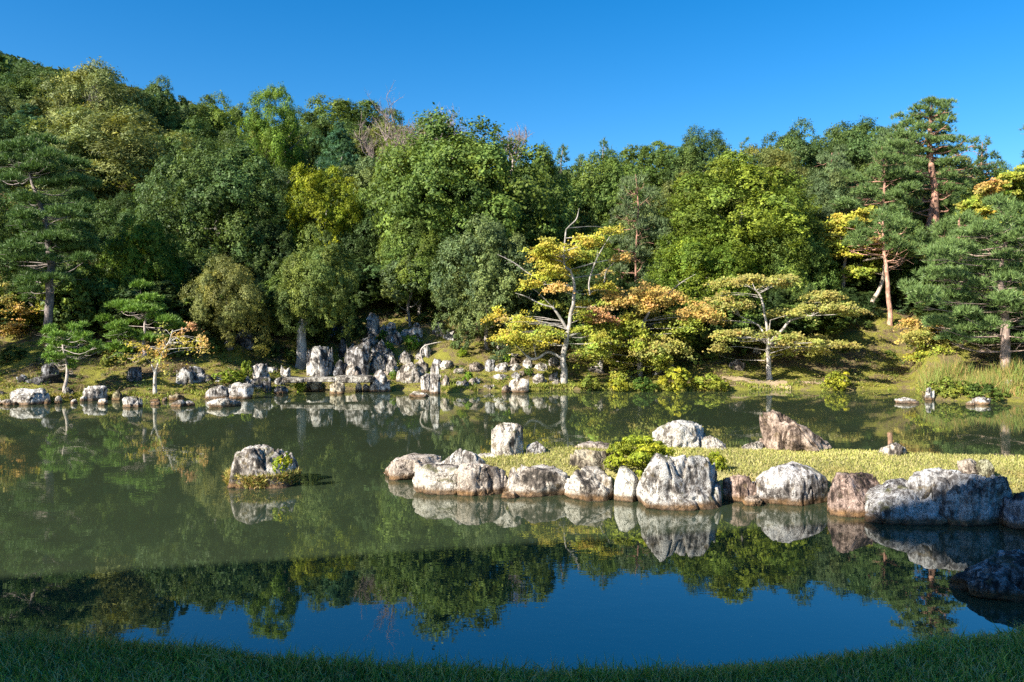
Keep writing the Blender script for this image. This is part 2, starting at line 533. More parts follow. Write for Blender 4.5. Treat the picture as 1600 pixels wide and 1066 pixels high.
tag(grass_sheet('island_grass', 'pale yellow green mown grass on the low island', np.stack([x, y, island(x, y)-.004], -1),
    .025, .065, .011, [(.30, .305, .08), (.36, .335, .12), (.27, .285, .07), (.40, .355, .15)], 5))

# ------------------------------------------------------------------ rocks
def ico(sub):
    bm = bmesh.new(); bmesh.ops.create_icosphere(bm, subdivisions=sub, radius=1.0)
    V = np.array([v.co[:] for v in bm.verts]); T = np.array([[v.index for v in f.verts] for f in bm.faces]); bm.free()
    return V, T
ICO = {k: ico(k) for k in (4, 5, 6)}

def rock_mesh(seed, w, d, h, prof=None, box=2.8, cuts=7, rough=1.0, sub=5, sink=.45, lean=0.0, taper=0.0):
    rng = np.random.default_rng(seed)
    P, T = ICO[sub]
    a = rng.uniform(0, 6.28)
    P = P/((np.abs(P)**box).sum(1, keepdims=True))**(1/box)
    for k in range(int(cuts*2)):
        nrm = unit(rng.normal(size=3)*np.array([1, 1, .8]))
        off = rng.uniform(.62, .93)
        dd = np.maximum(P@nrm-off*(1.0 if box < 3.5 else 1.12), 0)
        P = P-nrm*dd[:, None]*.97
    s = rng.uniform(0, 50, 3)
    U = unit(P)
    ns = fbm(P*1.7+s, 3)*.07+fbm(P*5.5+s, 4)*.03
    rid = 1-np.abs(fbm(P*np.array([2.6, 2.6, 1.5])+s+9, 3))*1.6
    ns = ns-np.clip(rid-.62, 0, 1)*.32
    P = P+U*(ns*rough)[:, None]
    mn, mx = P.min(0), P.max(0)
    P = (P-(mn+mx)/2)/((mx-mn)/2)
    zt = P[:, 2].copy()
    if prof is None: prof = list(np.clip(np.array([.55, .85, 1, .9, .6])+rng.normal(0, .12, 5), .3, 1))
    if prof is not None:
        # lift the outline seen from the front to the wanted profile
        nb = 24
        bi = np.clip(((P[:, 0]+1)/2*nb).astype(int), 0, nb-1)
        zm = np.full(nb, .2)
        np.maximum.at(zm, bi, zt)
        zm = np.interp(P[:, 0], np.linspace(-1+1/nb, 1-1/nb, nb), zm)
        pr = np.interp(P[:, 0], np.linspace(-1, 1, len(prof)), prof)
        zt = np.where(zt > 0, zt/zm*pr, zt)
        zt = np.where(zt > 0, np.minimum(zt, 1.02), zt)
    if taper: P[:, :2] *= (1-taper*np.clip(zt, -.3, 1))[:, None]
    X = P[:, 0]*w/2+np.clip(zt, 0, 1)*lean*h
    Y = P[:, 1]*d/2
    Z = np.where(zt > 0, zt*h, zt*h*sink)
    return mesh('rock', np.stack([X, Y, Z], -1), T=T, mat=ROCK, smooth=sub > 4)

ROCK_N = [0]
def rock(x0, x1, yt, yb, label, D=None, color=(1, 1, 1), pale=.5, prof=None, depth=.85, box=2.8, cuts=7, rough=1.0, sub=5, name='rock', group=None, lean=0.0, taper=0.0):
    ROCK_N[0] += 1
    if D is None: D = hit((x0+x1)/2, yb)
    w = (x1-x0)/F*D
    d = max(w*depth, .12)
    Dc = D+d*.42
    w *= Dc/D
    cx = ((x0+x1)/2-CX)/F*Dc
    zb = CAMZ-(yb-HY)/F*D
    zt = CAMZ-(yt-HY)/F*Dc
    h = max(zt-zb, .05)
    me = rock_mesh(ROCK_N[0]*13+5, w, d, h, prof, box, cuts, rough, sub, lean=lean, sink=.5, taper=taper)
    o = link(name, me, loc=(cx, Dc, zb), color=tuple(color)+(pale,))
    return tag(o, label, 'rock', group)

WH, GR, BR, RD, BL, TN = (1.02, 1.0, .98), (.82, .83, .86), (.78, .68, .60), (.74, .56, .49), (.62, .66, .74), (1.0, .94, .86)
I, J = 5, 6
# the stones that edge the island, from its left tip to the right
rock(595, 690, 711, 748, 'low brown topped rock at the left tip of the island', 11.95, BR, .60, [.45, .8, 1, .95, .9], .9, sub=I)
rock(646, 738, 722, 774, 'pale cracked front boulder below the peaked stone at the island tip', 10.95, TN, .58, [.7, 1, .95, .9, .8], .8, 4.5, 4, 1.1, sub=I)
rock(668, 768, 698, 752, 'smooth grey stone rising to a peak behind the island tip boulders', 11.35, WH, .58, [.35, .55, 1, .85, .4], .6, 2.2, rough=.6, sub=J)
rock(712, 794, 722, 778, 'wedge shaped boulder with a dark flat right face', 10.85, (.86, .76, .68), .54, [.85, 1, .97, .9, .7], .7, 6, 4, .9, sub=J)
rock(781, 809, 768, 778, 'small flat stone lying in the water before the long oval boulder', 10.7, TN, .55, sub=5)
rock(789, 889, 726, 777, 'long oval speckled boulder right of the wedge shaped one', 10.8, TN, .54, [.75, .98, 1, .95, .75], .75, 2.6, rough=.8, sub=I)
rock(881, 958, 731, 783, 'rounded speckled boulder between the long oval and the small white egg stone', 10.55, TN, .56, [.6, .95, 1, .95, .7], .85, 2.4, rough=.9, sub=I)
rock(959, 1000, 730, 783, 'small smooth egg shaped white stone beside the biggest boulder', 10.5, (1.06, 1.03, .96), .68, [.5, 1, 1, .85, .6], .9, 2.2, 3, .35, sub=I)
rock(997, 1132, 703, 796, 'biggest pale grey boulder of the island with a jagged double top', 10.05, WH, .57, [.5, .98, .86, .93, .9, .62], .7, 3.0, 8, 1.1, sub=J)
rock(1130, 1184, 741, 789, 'small reddish brown stone tucked beside the biggest boulder', 10.45, RD, .52, [.85, 1, .95, .9], .8, 3, sub=I)
rock(1160, 1192, 774, 791, 'low dark stone at the waterline below the small reddish one', 10.25, BR, .42, sub=5)
rock(1175, 1291, 720, 790, 'large smooth rounded grey boulder in the middle of the stone edge', 10.3, (.98, .96, .97), .56, [.6, .95, 1, .95, .85, .6], .8, 2.6, 5, .55, sub=J)
rock(1286, 1378, 739, 809, 'reddish brown angular boulder with white lichen spots', 9.7, RD, .50, [.85, 1, .98, .95, .9], .85, 4.5, 5, .6, sub=I)
rock(1343, 1470, 752, 826, 'left end of the long dark boulder sloping down to the water', 9.35, GR, .52, [.35, .75, .95, 1, .95], .7, 3.0, 8, 1.0, sub=I)
rock(1408, 1580, 733, 828, 'long dark boulder with a flat pale top half in the shade', 9.3, GR, .53, [.8, .98, 1, .98, .98, .95], .55, 3.8, 7, .9, sub=J)
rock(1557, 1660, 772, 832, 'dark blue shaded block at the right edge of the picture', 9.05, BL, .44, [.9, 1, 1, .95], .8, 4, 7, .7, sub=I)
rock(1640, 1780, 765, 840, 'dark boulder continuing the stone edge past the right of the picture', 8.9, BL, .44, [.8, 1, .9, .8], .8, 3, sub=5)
# on the island lawn
rock(767, 818, 660, 713, 'upright blunt pale standing stone on the left of the island lawn', 12.15, TN, .64, [.8, 1, .98, .93], .8, 4.2, 6, .7, sub=I)
rock(822, 856, 690, 711, 'small round grey stone right of the upright standing stone', 12.25, GR, .58, None, .9, 2.3, 4, .6, sub=5)
rock(893, 960, 689, 708, 'low brown flat rock at the back edge of the island lawn', 12.7, BR, .52, [.6, .9, 1, .8], .8, sub=5)
rock(884, 968, 702, 742, 'mossy dark brown rock lying behind the rounded speckled boulder', 11.15, (.62, .56, .44), .45, [.9, 1, .95, .8], .7, 3, sub=I)
rock(740, 782, 708, 720, 'flat pale stone in the grass left of the standing stone', 12.0, TN, .6, None, .9, sub=5)
rock(1018, 1108, 655, 702, 'big white rounded mound stone behind the juniper', 12.9, (1.05, 1.03, .98), .62, [.55, .95, 1, .9, .65], .85, 2.6, 7, .9, sub=I)
rock(1096, 1135, 680, 702, 'small pale stone leaning on the right of the white mound', 12.7, TN, .6, [.9, 1, .7, .3], .9, sub=5)
rock(1158, 1194, 689, 703, 'little low pale stone left of the brown pointed rock', 12.7, TN, .62, None, .9, sub=5)
rock(1190, 1298, 640, 708, 'brown pointed rock with a steep left side and long right slope', 12.5, (.78, .62, .52), .50, [.92, 1, .82, .62, .38, .15], .7, 3.2, 8, 1.1, sub=J)
rock(1375, 1418, 692, 718, 'single speckled pale stone alone on the right of the lawn', 12.05, TN, .58, [.6, 1, 1, .7], .9, 2.6, sub=5)
rock(1496, 1534, 716, 738, 'small purple grey stone at the rear of the long dark boulder', 10.4, BR, .52, [.8, 1, .7], .9, sub=5)
rock(1524, 1552, 716, 740, 'little mossy stone just right of the small purple grey one', 10.35, (.7, .7, .5), .48, None, .9, sub=5)
# in the water
rock(363, 466, 697, 762, 'flat topped rock standing alone in the water with grass and a bush', 11.35, (.92, .88, .84), .52, [.9, .97, 1, .98, .97, .86, .80], .85, 7, 1, 1.0, sub=J, taper=.2)
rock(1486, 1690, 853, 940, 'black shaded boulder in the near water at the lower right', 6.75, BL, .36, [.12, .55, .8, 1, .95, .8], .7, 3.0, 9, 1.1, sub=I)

# far shore, left part
FS = [
 (18, 79, 607, 633, 'long pale blocky rock at the waterline on the far left', WH, .62, [.9, 1, .95, 1, .85], 4),
 (3, 20, 624, 633, 'tiny low stone touching the water left of the long pale block', TN, .6, None, 2.6),
 (-14, 14, 611, 628, 'dark stone on the far bank cut by the left picture edge', GR, .42, None, 3),
 (27, 42, 585, 599, 'bluish cone stone on the slope at far left', BL, .5, [.6, 1, .6], 2.4),
 (64, 91, 566, 590, 'dark knobbly rock above the flat dark slab at far left', BL, .42, None, 2.8),
 (42, 102, 584, 604, 'flat dark slab in the shade beside the thin pine trunk', BL, .40, [.4, .7, 1, .9], 3),
 (86, 97, 617, 631, 'narrow pale stone at the water between two dark hollows', TN, .6, None, 3),
 (96, 118, 604, 626, 'dark flat topped stone behind the narrow pale one', GR, .42, None, 3.4),
 (113, 146, 598, 612, 'long flat grey stone above the bright square block', GR, .52, None, 3),
 (134, 168, 603, 627, 'bright square white block on the left waterline', WH, .68, [.8, 1, 1, .95], 4),
 (175, 194, 609, 626, 'mossy brown stone right of the bright square block', (.75, .7, .45), .48, None, 3),
 (193, 224, 620, 637, 'pale cube stone standing forward in the water at left', WH, .6, [.95, 1, .95], 4),
 (195, 225, 573, 599, 'dark double rock in shadow left of the orange maple', BL, .42, [.9, 1, .9], 3),
 (265, 321, 572, 602, 'large round boulder with bright left foot right of the orange maple', GR, .55, [.4, .8, 1, .95, .6], 2.6),
 (319, 334, 584, 598, 'small dark stone leaning on the large round boulder', BL, .42, None, 2.6),
 (331, 350, 586, 597, 'flat wedge stone right of the small dark one', GR, .55, [1, .7, .3], 3),
 (268, 289, 625, 636, 'low pale stone in the water under the large round boulder', TN, .58, None, 3),
 (288, 305, 625, 635, 'low dark stone in the water paired with a pale one', GR, .42, None, 3),
 (266, 288, 614, 626, 'flat mossy stone on the bank below the large round boulder', (.8, .72, .5), .52, None, 3),
 (322, 359, 602, 624, 'pale sloping rock in the shore ledge right of the hollow', WH, .6, [.5, .9, 1, .8], 3),
 (352, 398, 598, 624, 'wide pale ledge rock with a dark notch', WH, .6, [.8, 1, .95, .9], 3.2),
 (324, 373, 621, 637, 'low flat pale rock lying forward in the water of the ledge', TN, .6, [.5, .9, 1, .6], 2.8),
 (369, 396, 512, 545, 'tall shaded blue grey stone under the trees at left', BL, .48, [.7, 1, .9], 3),
 (348, 365, 534, 547, 'small shaded stone left of the tall blue grey one', BL, .48, None, 2.8),
 (386, 423, 568, 595, 'pale pointed rock standing above the shore ledge', WH, .62, [.4, .8, .95, 1, .8], 2.8),
 (379, 398, 597, 617, 'grey shore stone at the end of the ledge', WH, .55, None, 3),
 (393, 426, 589, 616, 'dark broken rock between the ledge and the bridge stones', GR, .42, [.8, 1, .9], 3),
 (428, 446, 589, 603, 'round grey stone at the left end of the slab bridge', GR, .5, None, 2.3),
 (438, 454, 570, 592, 'small twin pointed stone behind the slab bridge', WH, .56, [1, .6, .9], 3),
 (429, 451, 603, 616, 'low grey stone in the water under the left bridge end', GR, .5, None, 2.8),
 (480, 522, 541, 590, 'big pale block with a dark right side behind the slab bridge', WH, 0.56, [.85, 1, .97, .85], 4),
 (521, 543, 561, 590, 'dark arched stone in the mouth of the waterfall', BL, .36, [.6, 1, .6], 2.6),
 (538, 579, 533, 589, 'tall grey slab stone right of the waterfall mouth', GR, 0.48, [.7, .85, .95, 1], 4.5),
 (529, 543, 530, 560, 'dark narrow stone above the waterfall mouth', BL, .38, None, 3.4),
 (476, 508, 594, 612, 'mossy bridge pier stone nearest the big pale block', (.95, .9, .75), .56, [.9, 1, .8], 2.8),
 (514, 540, 594, 616, 'mossy rounded bridge pier stone in the middle', (.95, .88, .7), .54, [.6, 1, .7], 2.6),
 (555, 567, 597, 612, 'left one of two small white piers at the right bridge end', WH, .62, None, 3),
 (566, 579, 600, 612, 'right one of two small white piers at the right bridge end', WH, .62, None, 3),
 (506, 527, 506, 524, 'shaded rock in the dark gully above the big pale block', BL, .46, None, 3),
 (529, 550, 507, 530, 'shaded mossy rock in the dark gully left of the standing stone', (.55, .62, .5), .44, None, 3),
 (572, 593, 489, 526, 'white standing stone at the top of the waterfall rocks', WH, 0.60, [.75, 1, .95, .8], 3.6),
 (566, 592, 520, 541, 'broken grey rock at the foot of the white standing stone', GR, .54, None, 3),
 (580, 598, 538, 558, 'pale square rock right of the tall grey slab', WH, .58, None, 3.6),
 (600, 619, 503, 524, 'white angular rock at the upper edge of the rock slope', WH, .64, [.6, 1, .9], 3.2),
 (625, 652, 514, 527, 'low white rock above the large clipped azalea', WH, .62, None, 3),
 (674, 696, 504, 526, 'pale upper rock of the pair below the grey green tree', TN, .62, [.7, 1, .9], 3.2),
 (692, 710, 514, 533, 'white lower rock of the pair below the grey green tree', WH, .62, [.7, 1, .8], 3),
 (574, 603, 552, 584, 'pointed pale rock above the cone rock of the falls', WH, .58, [.4, .8, 1, .6], 2.8),
 (605, 623, 555, 581, 'leaning pale slab between the pointed rock and the domed boulder', WH, .58, [.7, 1, .7, .4], 3),
 (576, 610, 577, 613, 'big cone shaped rock on the water right of the bridge', WH, 0.54, [.4, .8, 1, .8, .3], 2.6),
 (619, 664, 566, 599, 'domed speckled boulder left of the tall pillar stone', TN, 0.52, [.5, .85, 1, .9, .7], 2.5),
 (671, 688, 560, 616, 'tall tapering pillar stone at the water edge', WH, 0.58, [.7, 1, .9], 3.4),
 (657, 674, 584, 613, 'short blunt stone hugging the left of the tall pillar', WH, .60, [.8, 1, .9], 3),
 (628, 645, 592, 609, 'small white stone under the domed boulder', WH, .62, None, 3),
 (638, 672, 610, 621, 'flat pale stone in the water before the tall pillar', TN, .62, None, 3.2),
 (648, 665, 550, 563, 'pale stump like stone at the base of the dead branch', TN, .62, None, 3),
 (627, 647, 552, 564, 'low pale stone left of the dead branch', TN, .58, None, 3),
 (687, 710, 563, 577, 'rounded pale stone on the slope right of the tall pillar', TN, .6, None, 2.5),
 (708, 727, 575, 584, 'flat pale stone in the grass below a clipped bush', TN, .58, None, 2.8),
 (731, 758, 565, 582, 'brown grey dome stone at the left of the upper stone row', BR, .54, None, 2.5),
 (560, 572, 576, 590, 'small pale cone behind the right bridge slab', TN, .58, None, 2.4),
 (718, 734, 593, 606, 'grey stone close to the water by a green tuft', GR, .56, None, 2.8),
 (757, 774, 561, 581, 'upright grey stone in the upper stone row', GR, .56, [.8, 1, .9], 3),
 (771, 794, 566, 582, 'white broken stone in the upper stone row', WH, .62, [.5, .9, 1], 3),
 (795, 809, 558, 571, 'small grey brown cube above the stone rows', BR, .56, None, 4),
 (793, 815, 568, 580, 'flat white stone in the middle of the upper row', WH, .62, None, 2.8),
 (785, 811, 551, 560, 'flat pale stone at the very top of the stone rows', TN, .62, None, 3),
 (816, 832, 558, 576, 'white upright stone where the low dead branch lies', WH, .62, [.5, 1, .8], 2.8),
 (833, 856, 566, 580, 'large white stone at the right of the upper row', WH, .64, None, 3),
 (857, 874, 558, 572, 'pale stone left of the yellow maple trunk', WH, .6, None, 2.8),
 (770, 797, 584, 594, 'long pale flat stone in the lower stone row', WH, .6, None, 3.4),
 (797, 814, 581, 592, 'grey white block in the lower stone row', GR, .62, None, 3.6),
 (795, 827, 591, 614, 'round cream boulder at the water below the stone rows', (1.1, 1.0, .9), .64, [.7, 1, 1, .9], 2.6),
 (783, 797, 601, 614, 'little brown stone left of the round cream boulder', BR, .5, None, 2.6),
 (822, 836, 581, 589, 'small pink white stone right of the grey white block', TN, .62, None, 3),
 (832, 852, 583, 600, 'broken pale stone close to the maple foot', TN, .6, [.6, 1, .8], 3),
 (857, 874, 580, 596, 'grey stone touching the foot of the yellow maple', GR, .54, None, 2.8),
 (772, 793, 533, 548, 'pale stone under the lowest yellow maple branch', TN, .58, None, 2.6),
 (744, 756, 597, 607, 'tiny pale stone by the water left of the cream boulder', TN, .6, None, 2.8),
 (917, 946, 562, 583, 'slanting pale rock in the shade under the orange maple', TN, .56, [.3, .6, 1, .9], 3),
 (1013, 1057, 563, 588, 'large pale rock half hidden below the orange maple', TN, .54, [.4, .8, 1, .9, .6], 3),
 (1138, 1165, 561, 579, 'round shaded stone left of the white trunked maple', BR, .5, None, 2.5),
 (1176, 1190, 541, 554, 'small pink stone behind the white trunked maple', TN, .6, None, 3),
 (1399, 1432, 621, 631, 'flat pale stone lying in the water before the reed bank', WH, .62, [.6, 1, .9, .5], 3),
 (1444, 1460, 605, 626, 'upright white stone at the left end of the reed bank', WH, .66, [.8, 1, .8], 3),
 (1520, 1549, 621, 633, 'flat white stone in the water below the reed bank', WH, .64, [.7, 1, 1, .8], 3.6),
 (1509, 1523, 626, 634, 'tiny stone left of the flat white one below the reeds', TN, .55, None, 3),
 (1570, 1582, 593, 603, 'small pale stone at the foot of the right pine', WH, .6, None, 2.8),
 (-70, -20, 606, 632, 'pale shore rock beyond the left edge of the picture', TN, .58, None, 3),
 (1615, 1660, 612, 634, 'pale shore rock beyond the right edge of the picture', TN, .58, None, 3),
]
for (x0, x1, yt, yb, lb, c, pl, pf, bx) in FS:
    rock(x0, x1, yt, yb, lb, None, c, pl-.09, pf, .8, bx, 9, 1.7, 4)

rr = random.Random(31)
RANCH = [((f[0]+f[1])/2, f[2], f[4]) for f in FS]
RUSED = {}
def stone_label(px, py):
    for a in sorted(RANCH, key=lambda a: abs(a[0]-px)+abs(a[1]-py)):
        nm = ' '.join(a[2].split()[:6])
        for cut in (' at', ' on', ' in', ' of', ' the', ' with', ' a', ' to', ' from', ' and', ' by', ' above', ' under', ' between', ' below', ' before', ' behind', ' its', ' flat', ' right', ' left', ' bright', ' dark'):
            if nm.endswith(cut): nm = nm[:-len(cut)]
        if nm not in RUSED:
            RUSED[nm] = 1
            return 'tiny weathered stone close to the '+nm
    for a in sorted(RANCH, key=lambda a: abs(a[0]-px)+abs(a[1]-py)):
        nm = ' '.join(a[2].split()[:6])
        if 'j'+nm not in RUSED:
            RUSED['j'+nm] = 1
            return 'jagged cascade stone wedged against the '+nm
    return 'weathered stone'
for i in range(70):
    px = rr.choice([rr.uniform(-10, 450), rr.uniform(-10, 420), rr.uniform(560, 880)])
    yb = rr.uniform(611, 634) if px < 380 else rr.uniform(575, 613)
    if px > 400: yb = min(yb, 612)
    w = rr.uniform(7, 17); h = rr.uniform(5, 11)
    rock(px-w/2, px+w/2, yb-h, yb, stone_label(px, yb-h), None, rr.choice([WH, GR, TN, BR]), rr.uniform(.46, .6), None, .9, rr.uniform(2.4, 3.6), 8, 1.5, 4, group='small stones of the far shore')

for i in range(26):
    px = rr.uniform(548, 705); yb = rr.uniform(528, 611)
    w = rr.uniform(11, 24); h = w*rr.uniform(.7, 1.5)
    for a in RANCH: pass
    lb = stone_label(px, yb-h).replace('tiny weathered stone close to', 'jagged cascade stone beside')
    rock(px-w/2, px+w/2, yb-h, yb, lb, None, rr.choice([WH, GR, TN, BR, WH]), rr.uniform(.38, .51), [rr.uniform(.3, .6), rr.uniform(.6, 1), 1, rr.uniform(.5, .9), rr.uniform(.3, .6)], .8, rr.uniform(2.6, 4), 8, 1.8, 4, group='jagged stones of the cascade')

# slab bridge
def slab(x0, x1, yt, yb, D, parent, seed):
    w = (x1-x0)/F*D; h = (yb-yt)/F*D
    rng = np.random.default_rng(seed)
    P, T = ICO[5]
    P = P/((np.abs(P)**9).sum(1, keepdims=True))**(1/9)
    P = P+unit(P)*(fbm(P*np.array([4, 1.5, 1])+seed, 4)*.07)[:, None]
    me = mesh('slab', P*np.array([w/2, .36, h/2]), T=T, mat=ROCK, smooth=True)
    c = W((x0+x1)/2, (yt+yb)/2, D)
    return link('slab', me, parent, tuple(c-np.array(parent.location)), color=(.85, .82, .75, .47))
bD = 26.35
br = empty('stone_bridge', tuple(W(512, 598, bD)), 'flat stone slab bridge resting on low piers before the waterfall', 'bridge')
slab(444, 479, 590, 597, bD, br, 3); slab(477, 528, 589.5, 596, bD, br, 4); slab(525, 582, 587, 597.5, bD, br, 6)

# ------------------------------------------------------------------ foliage prototypes
def crown_mesh(name, seed, R, H, nl, nt, nleaf, leaf, flat=.0, lobe=(.24, .40), tuft=.19, mat=LEAF, aspect=.58, low=-.45, cone=0.0, yellow=.12):
    """leaf clumps on lobes spread over an ellipsoid crown: x,y in +-R, z 0..H"""
    rng = np.random.default_rng(seed)
    i = np.arange(nl)+.5
    zz = 1-(1-low)*i/nl
    th = i*2.39996+rng.uniform(0, 6)
    rr = np.sqrt(1-zz**2)
    d = np.stack([rr*np.cos(th), rr*np.sin(th), zz], -1)+rng.normal(0, .13, (nl, 3))
    d = unit(d)
    rad = np.minimum(rng.uniform(.52, .90, nl)*(1+.22*vnoise(d*1.7+seed)), 1.02-.2*np.clip(d[:, 2], 0, 1))
    lr = rng.uniform(lobe[0], lobe[1], nl)
    if cone:
        s = 1-cone*np.clip((d[:, 2]*rad+.4)/1.4, 0, 1)
        C = d*rad[:, None]; C[:, :2] *= s[:, None]; lr = lr*(.4+.6*s)
    else:
        C = d*rad[:, None]
    inner = rng.normal(0, .28, (nl//3, 3)); C = np.concatenate([C, inner]); d = np.concatenate([d, unit(inner)])
    lr = np.concatenate([lr, rng.uniform(*lobe, nl//3)])
    nl2 = len(C)
    lt = rng.uniform(.68, 1.32, nl2)                   # each clump's own leaf tone
    ly = rng.uniform(0, 1, nl2)**2
    Ps, Ns, Cs = [], [], []
    for k in range(nl2):
        td = unit(rdirs(rng, nt)+d[k]*.6+np.array([0, 0, .35]))
        tc = C[k]+td*lr[k]*rng.uniform(.72, 1.02, (nt, 1))
        m = nt*nleaf
        idx = np.repeat(np.arange(nt), nleaf)
        off = rng.normal(0, 1, (m, 3))*lr[k]*tuft*.55
        off[:, 2] *= .75
        Ps.append(tc[idx]+off)
        Ns.append(unit(td[idx]*1.0+unit(off)*.35+np.array([0, 0, .2])))
        tt = rng.uniform(.85, 1.15, nt)[idx]*lt[k]
        yy = ly[k]*yellow*5
        Cs.append(np.stack([tt*(1+yy*.9), tt*(1+yy*.45), tt*(1-yy*.2)], -1))
    P = np.concatenate(Ps); N = np.concatenate(Ns); c = np.concatenate(Cs)
    sc = np.array([R, R, H/2])
    rad_ = np.percentile(np.hypot(P[:, 0], P[:, 1]), 97)
    lo_, hi_ = np.percentile(P[:, 2], [.6, 99.7])
    P[:, :2] *= R/rad_
    P[:, 2] = (P[:, 2]-lo_)/(hi_-lo_)*H
    V, Q = leaves(P, N, leaf*np.clip(rng.lognormal(0, .32, len(P)), .5, 2.0), rng, aspect, .38)
    return mesh(name, V, Q, col=c, mat=mat)

BIG = [crown_mesh('crown', 11, 4, 7.5, 52, 42, 28, .116, lobe=(.19, .33)), crown_mesh('crown', 12, 4, 7.5, 38, 56, 28, .116, lobe=(.22, .40)),
       crown_mesh('crown', 13, 4, 7.5, 70, 34, 26, .116, lobe=(.15, .29)), crown_mesh('crown', 14, 4, 7.5, 46, 46, 28, .116, lobe=(.19, .37), low=-.7)]
FEATHER = crown_mesh('crown', 15, 4, 7.5, 90, 24, 20, .17, lobe=(.12, .23), tuft=.34, aspect=.35)
MID = [crown_mesh('crown', 21, 1.7, 3, 30, 20, 24, .115), crown_mesh('crown', 22, 1.7, 3, 24, 24, 26, .12, lobe=(.28, .44))]
CONE = crown_mesh('crown', 31, 2, 7, 60, 18, 18, .16, lobe=(.16, .3), aspect=.22, low=-.9, cone=.85)
SHRUB = [crown_mesh('foliage', 41, .5, .7, 16, 14, 12, .062, low=-.2), crown_mesh('foliage', 42, .5, .7, 12, 16, 14, .06, low=-.2, lobe=(.3, .5))]

def trunk_mesh(seed, lean=.08):
    """unit trunk with limbs: base at 0, crown middle at z = 1, base radius 0.035"""
    rng = np.random.default_rng(seed)
    g = Geo()
    p = np.array([[0, 0, -.06, .055], [rng.normal(0, .01), rng.normal(0, .01), .06, .038], [rng.normal(0, lean*.4), rng.normal(0, lean*.4), .4, .03],
                  [rng.normal(0, lean), rng.normal(0, lean), .75, .022], [rng.normal(0, lean), rng.normal(0, lean), 1.15, .008]])
    s = smooth_path(p, 4)
    g.add(*tube(s[:, :3], s[:, 3], 8))
    for k in range(7):
        a = rng.uniform(.35, .95); i = int(a*len(s)*.85)
        b = s[i, :3]; az = rng.uniform(0, 6.28); L = rng.uniform(.25, .45)
        e = b+np.array([math.cos(az)*L, math.sin(az)*L, L*rng.uniform(.3, .9)])
        m = (b+e)/2+np.array([0, 0, -.05])+rng.normal(0, .03, 3)
        q = smooth_path(np.array([[*b, .016], [*m, .011], [*e, .003]]), 3)
        g.add(*tube(q[:, :3], q[:, 3], 5))
    return g.build('trunk', BARK, True)
TRUNK = [trunk_mesh(s) for s in (1, 2, 3, 4)]
def plain_trunk():
    g = Geo()
    s = smooth_path(np.array([[0, 0, -.08, .15], [.0, 0, .05, .12], [.015, 0, .3, .10], [.05, .02, .55, .085], [.10, 0, .8, .05], [.1, .05, 1.1, .02]]), 5)
    s[:, :2] += vnoise(s[:, :3]*9)[:, None]*.02
    g.add(*tube(s[:, :3], s[:, 3], 10))
    return g.build('trunk', BARK, True)
TRUNK.append(plain_trunk())

PAL = dict(DK=(.076, .130, .040), MG=(.108, .172, .038), GY=(.112, .165, .068), YG=(.140, .200, .030), OL=(.165, .192, .056),
           BG=(.062, .145, .082), BR=(.120, .21, .03), LG=(.172, .208, .070), DD=(.050, .088, .028))
TREE_RNG = np.random.default_rng(99)
def tree(px, w, yt, yb, D, col, label, kind='big', v=0, base=None, bark=(.30, .27, .24), group=None, name='broadleaf_tree', cat='tree', squash=1.0):
    rng = TREE_RNG
    x = (px-CX)/F*D
    bx = x if base is None else (base-CX)/F*D
    zg = float(hill(np.array([bx]), np.array([D]))[0])
    zt = CAMZ-(yt-HY)/F*D; zb = CAMZ-(yb-HY)/F*D
    zb = max(zb, zg-.6) if kind != 'mid' else max(zb, zg+.1)
    if zt-zb < 1.0: zb = zt-1.0
    me, R, H = {'big': (BIG[v % 4], 4, 7.5), 'mid': (MID[v % 2], 1.7, 3), 'feather': (FEATHER, 4, 7.5), 'cone': (CONE, 2, 7)}[kind]
    r = w/F*D/2
    c = PAL[col] if isinstance(col, str) else col
    c = np.array(c)*rng.uniform(.93, 1.07)
    e = empty(name, (bx, D, zg), label, cat, group)
    sx = r/R
    th = (zt-zb)/2+zb-zg
    if base is not None: link('trunk', TRUNK[4], e, (0, 0, 0), (th*.55, th*.55, th), 0, bark)
    else: link('trunk', TRUNK[v % 4], e, (0, 0, 0), (max(th*.9, r*1.1), max(th*.9, r*1.1), th), rng.uniform(0, 6.28), bark)
    link('crown', me, e, (x-bx, 0, zb-zg), (sx, sx*squash, (zt-zb)/H), rng.uniform(0, 6.28) if squash == 1 else 0, c)
    return e

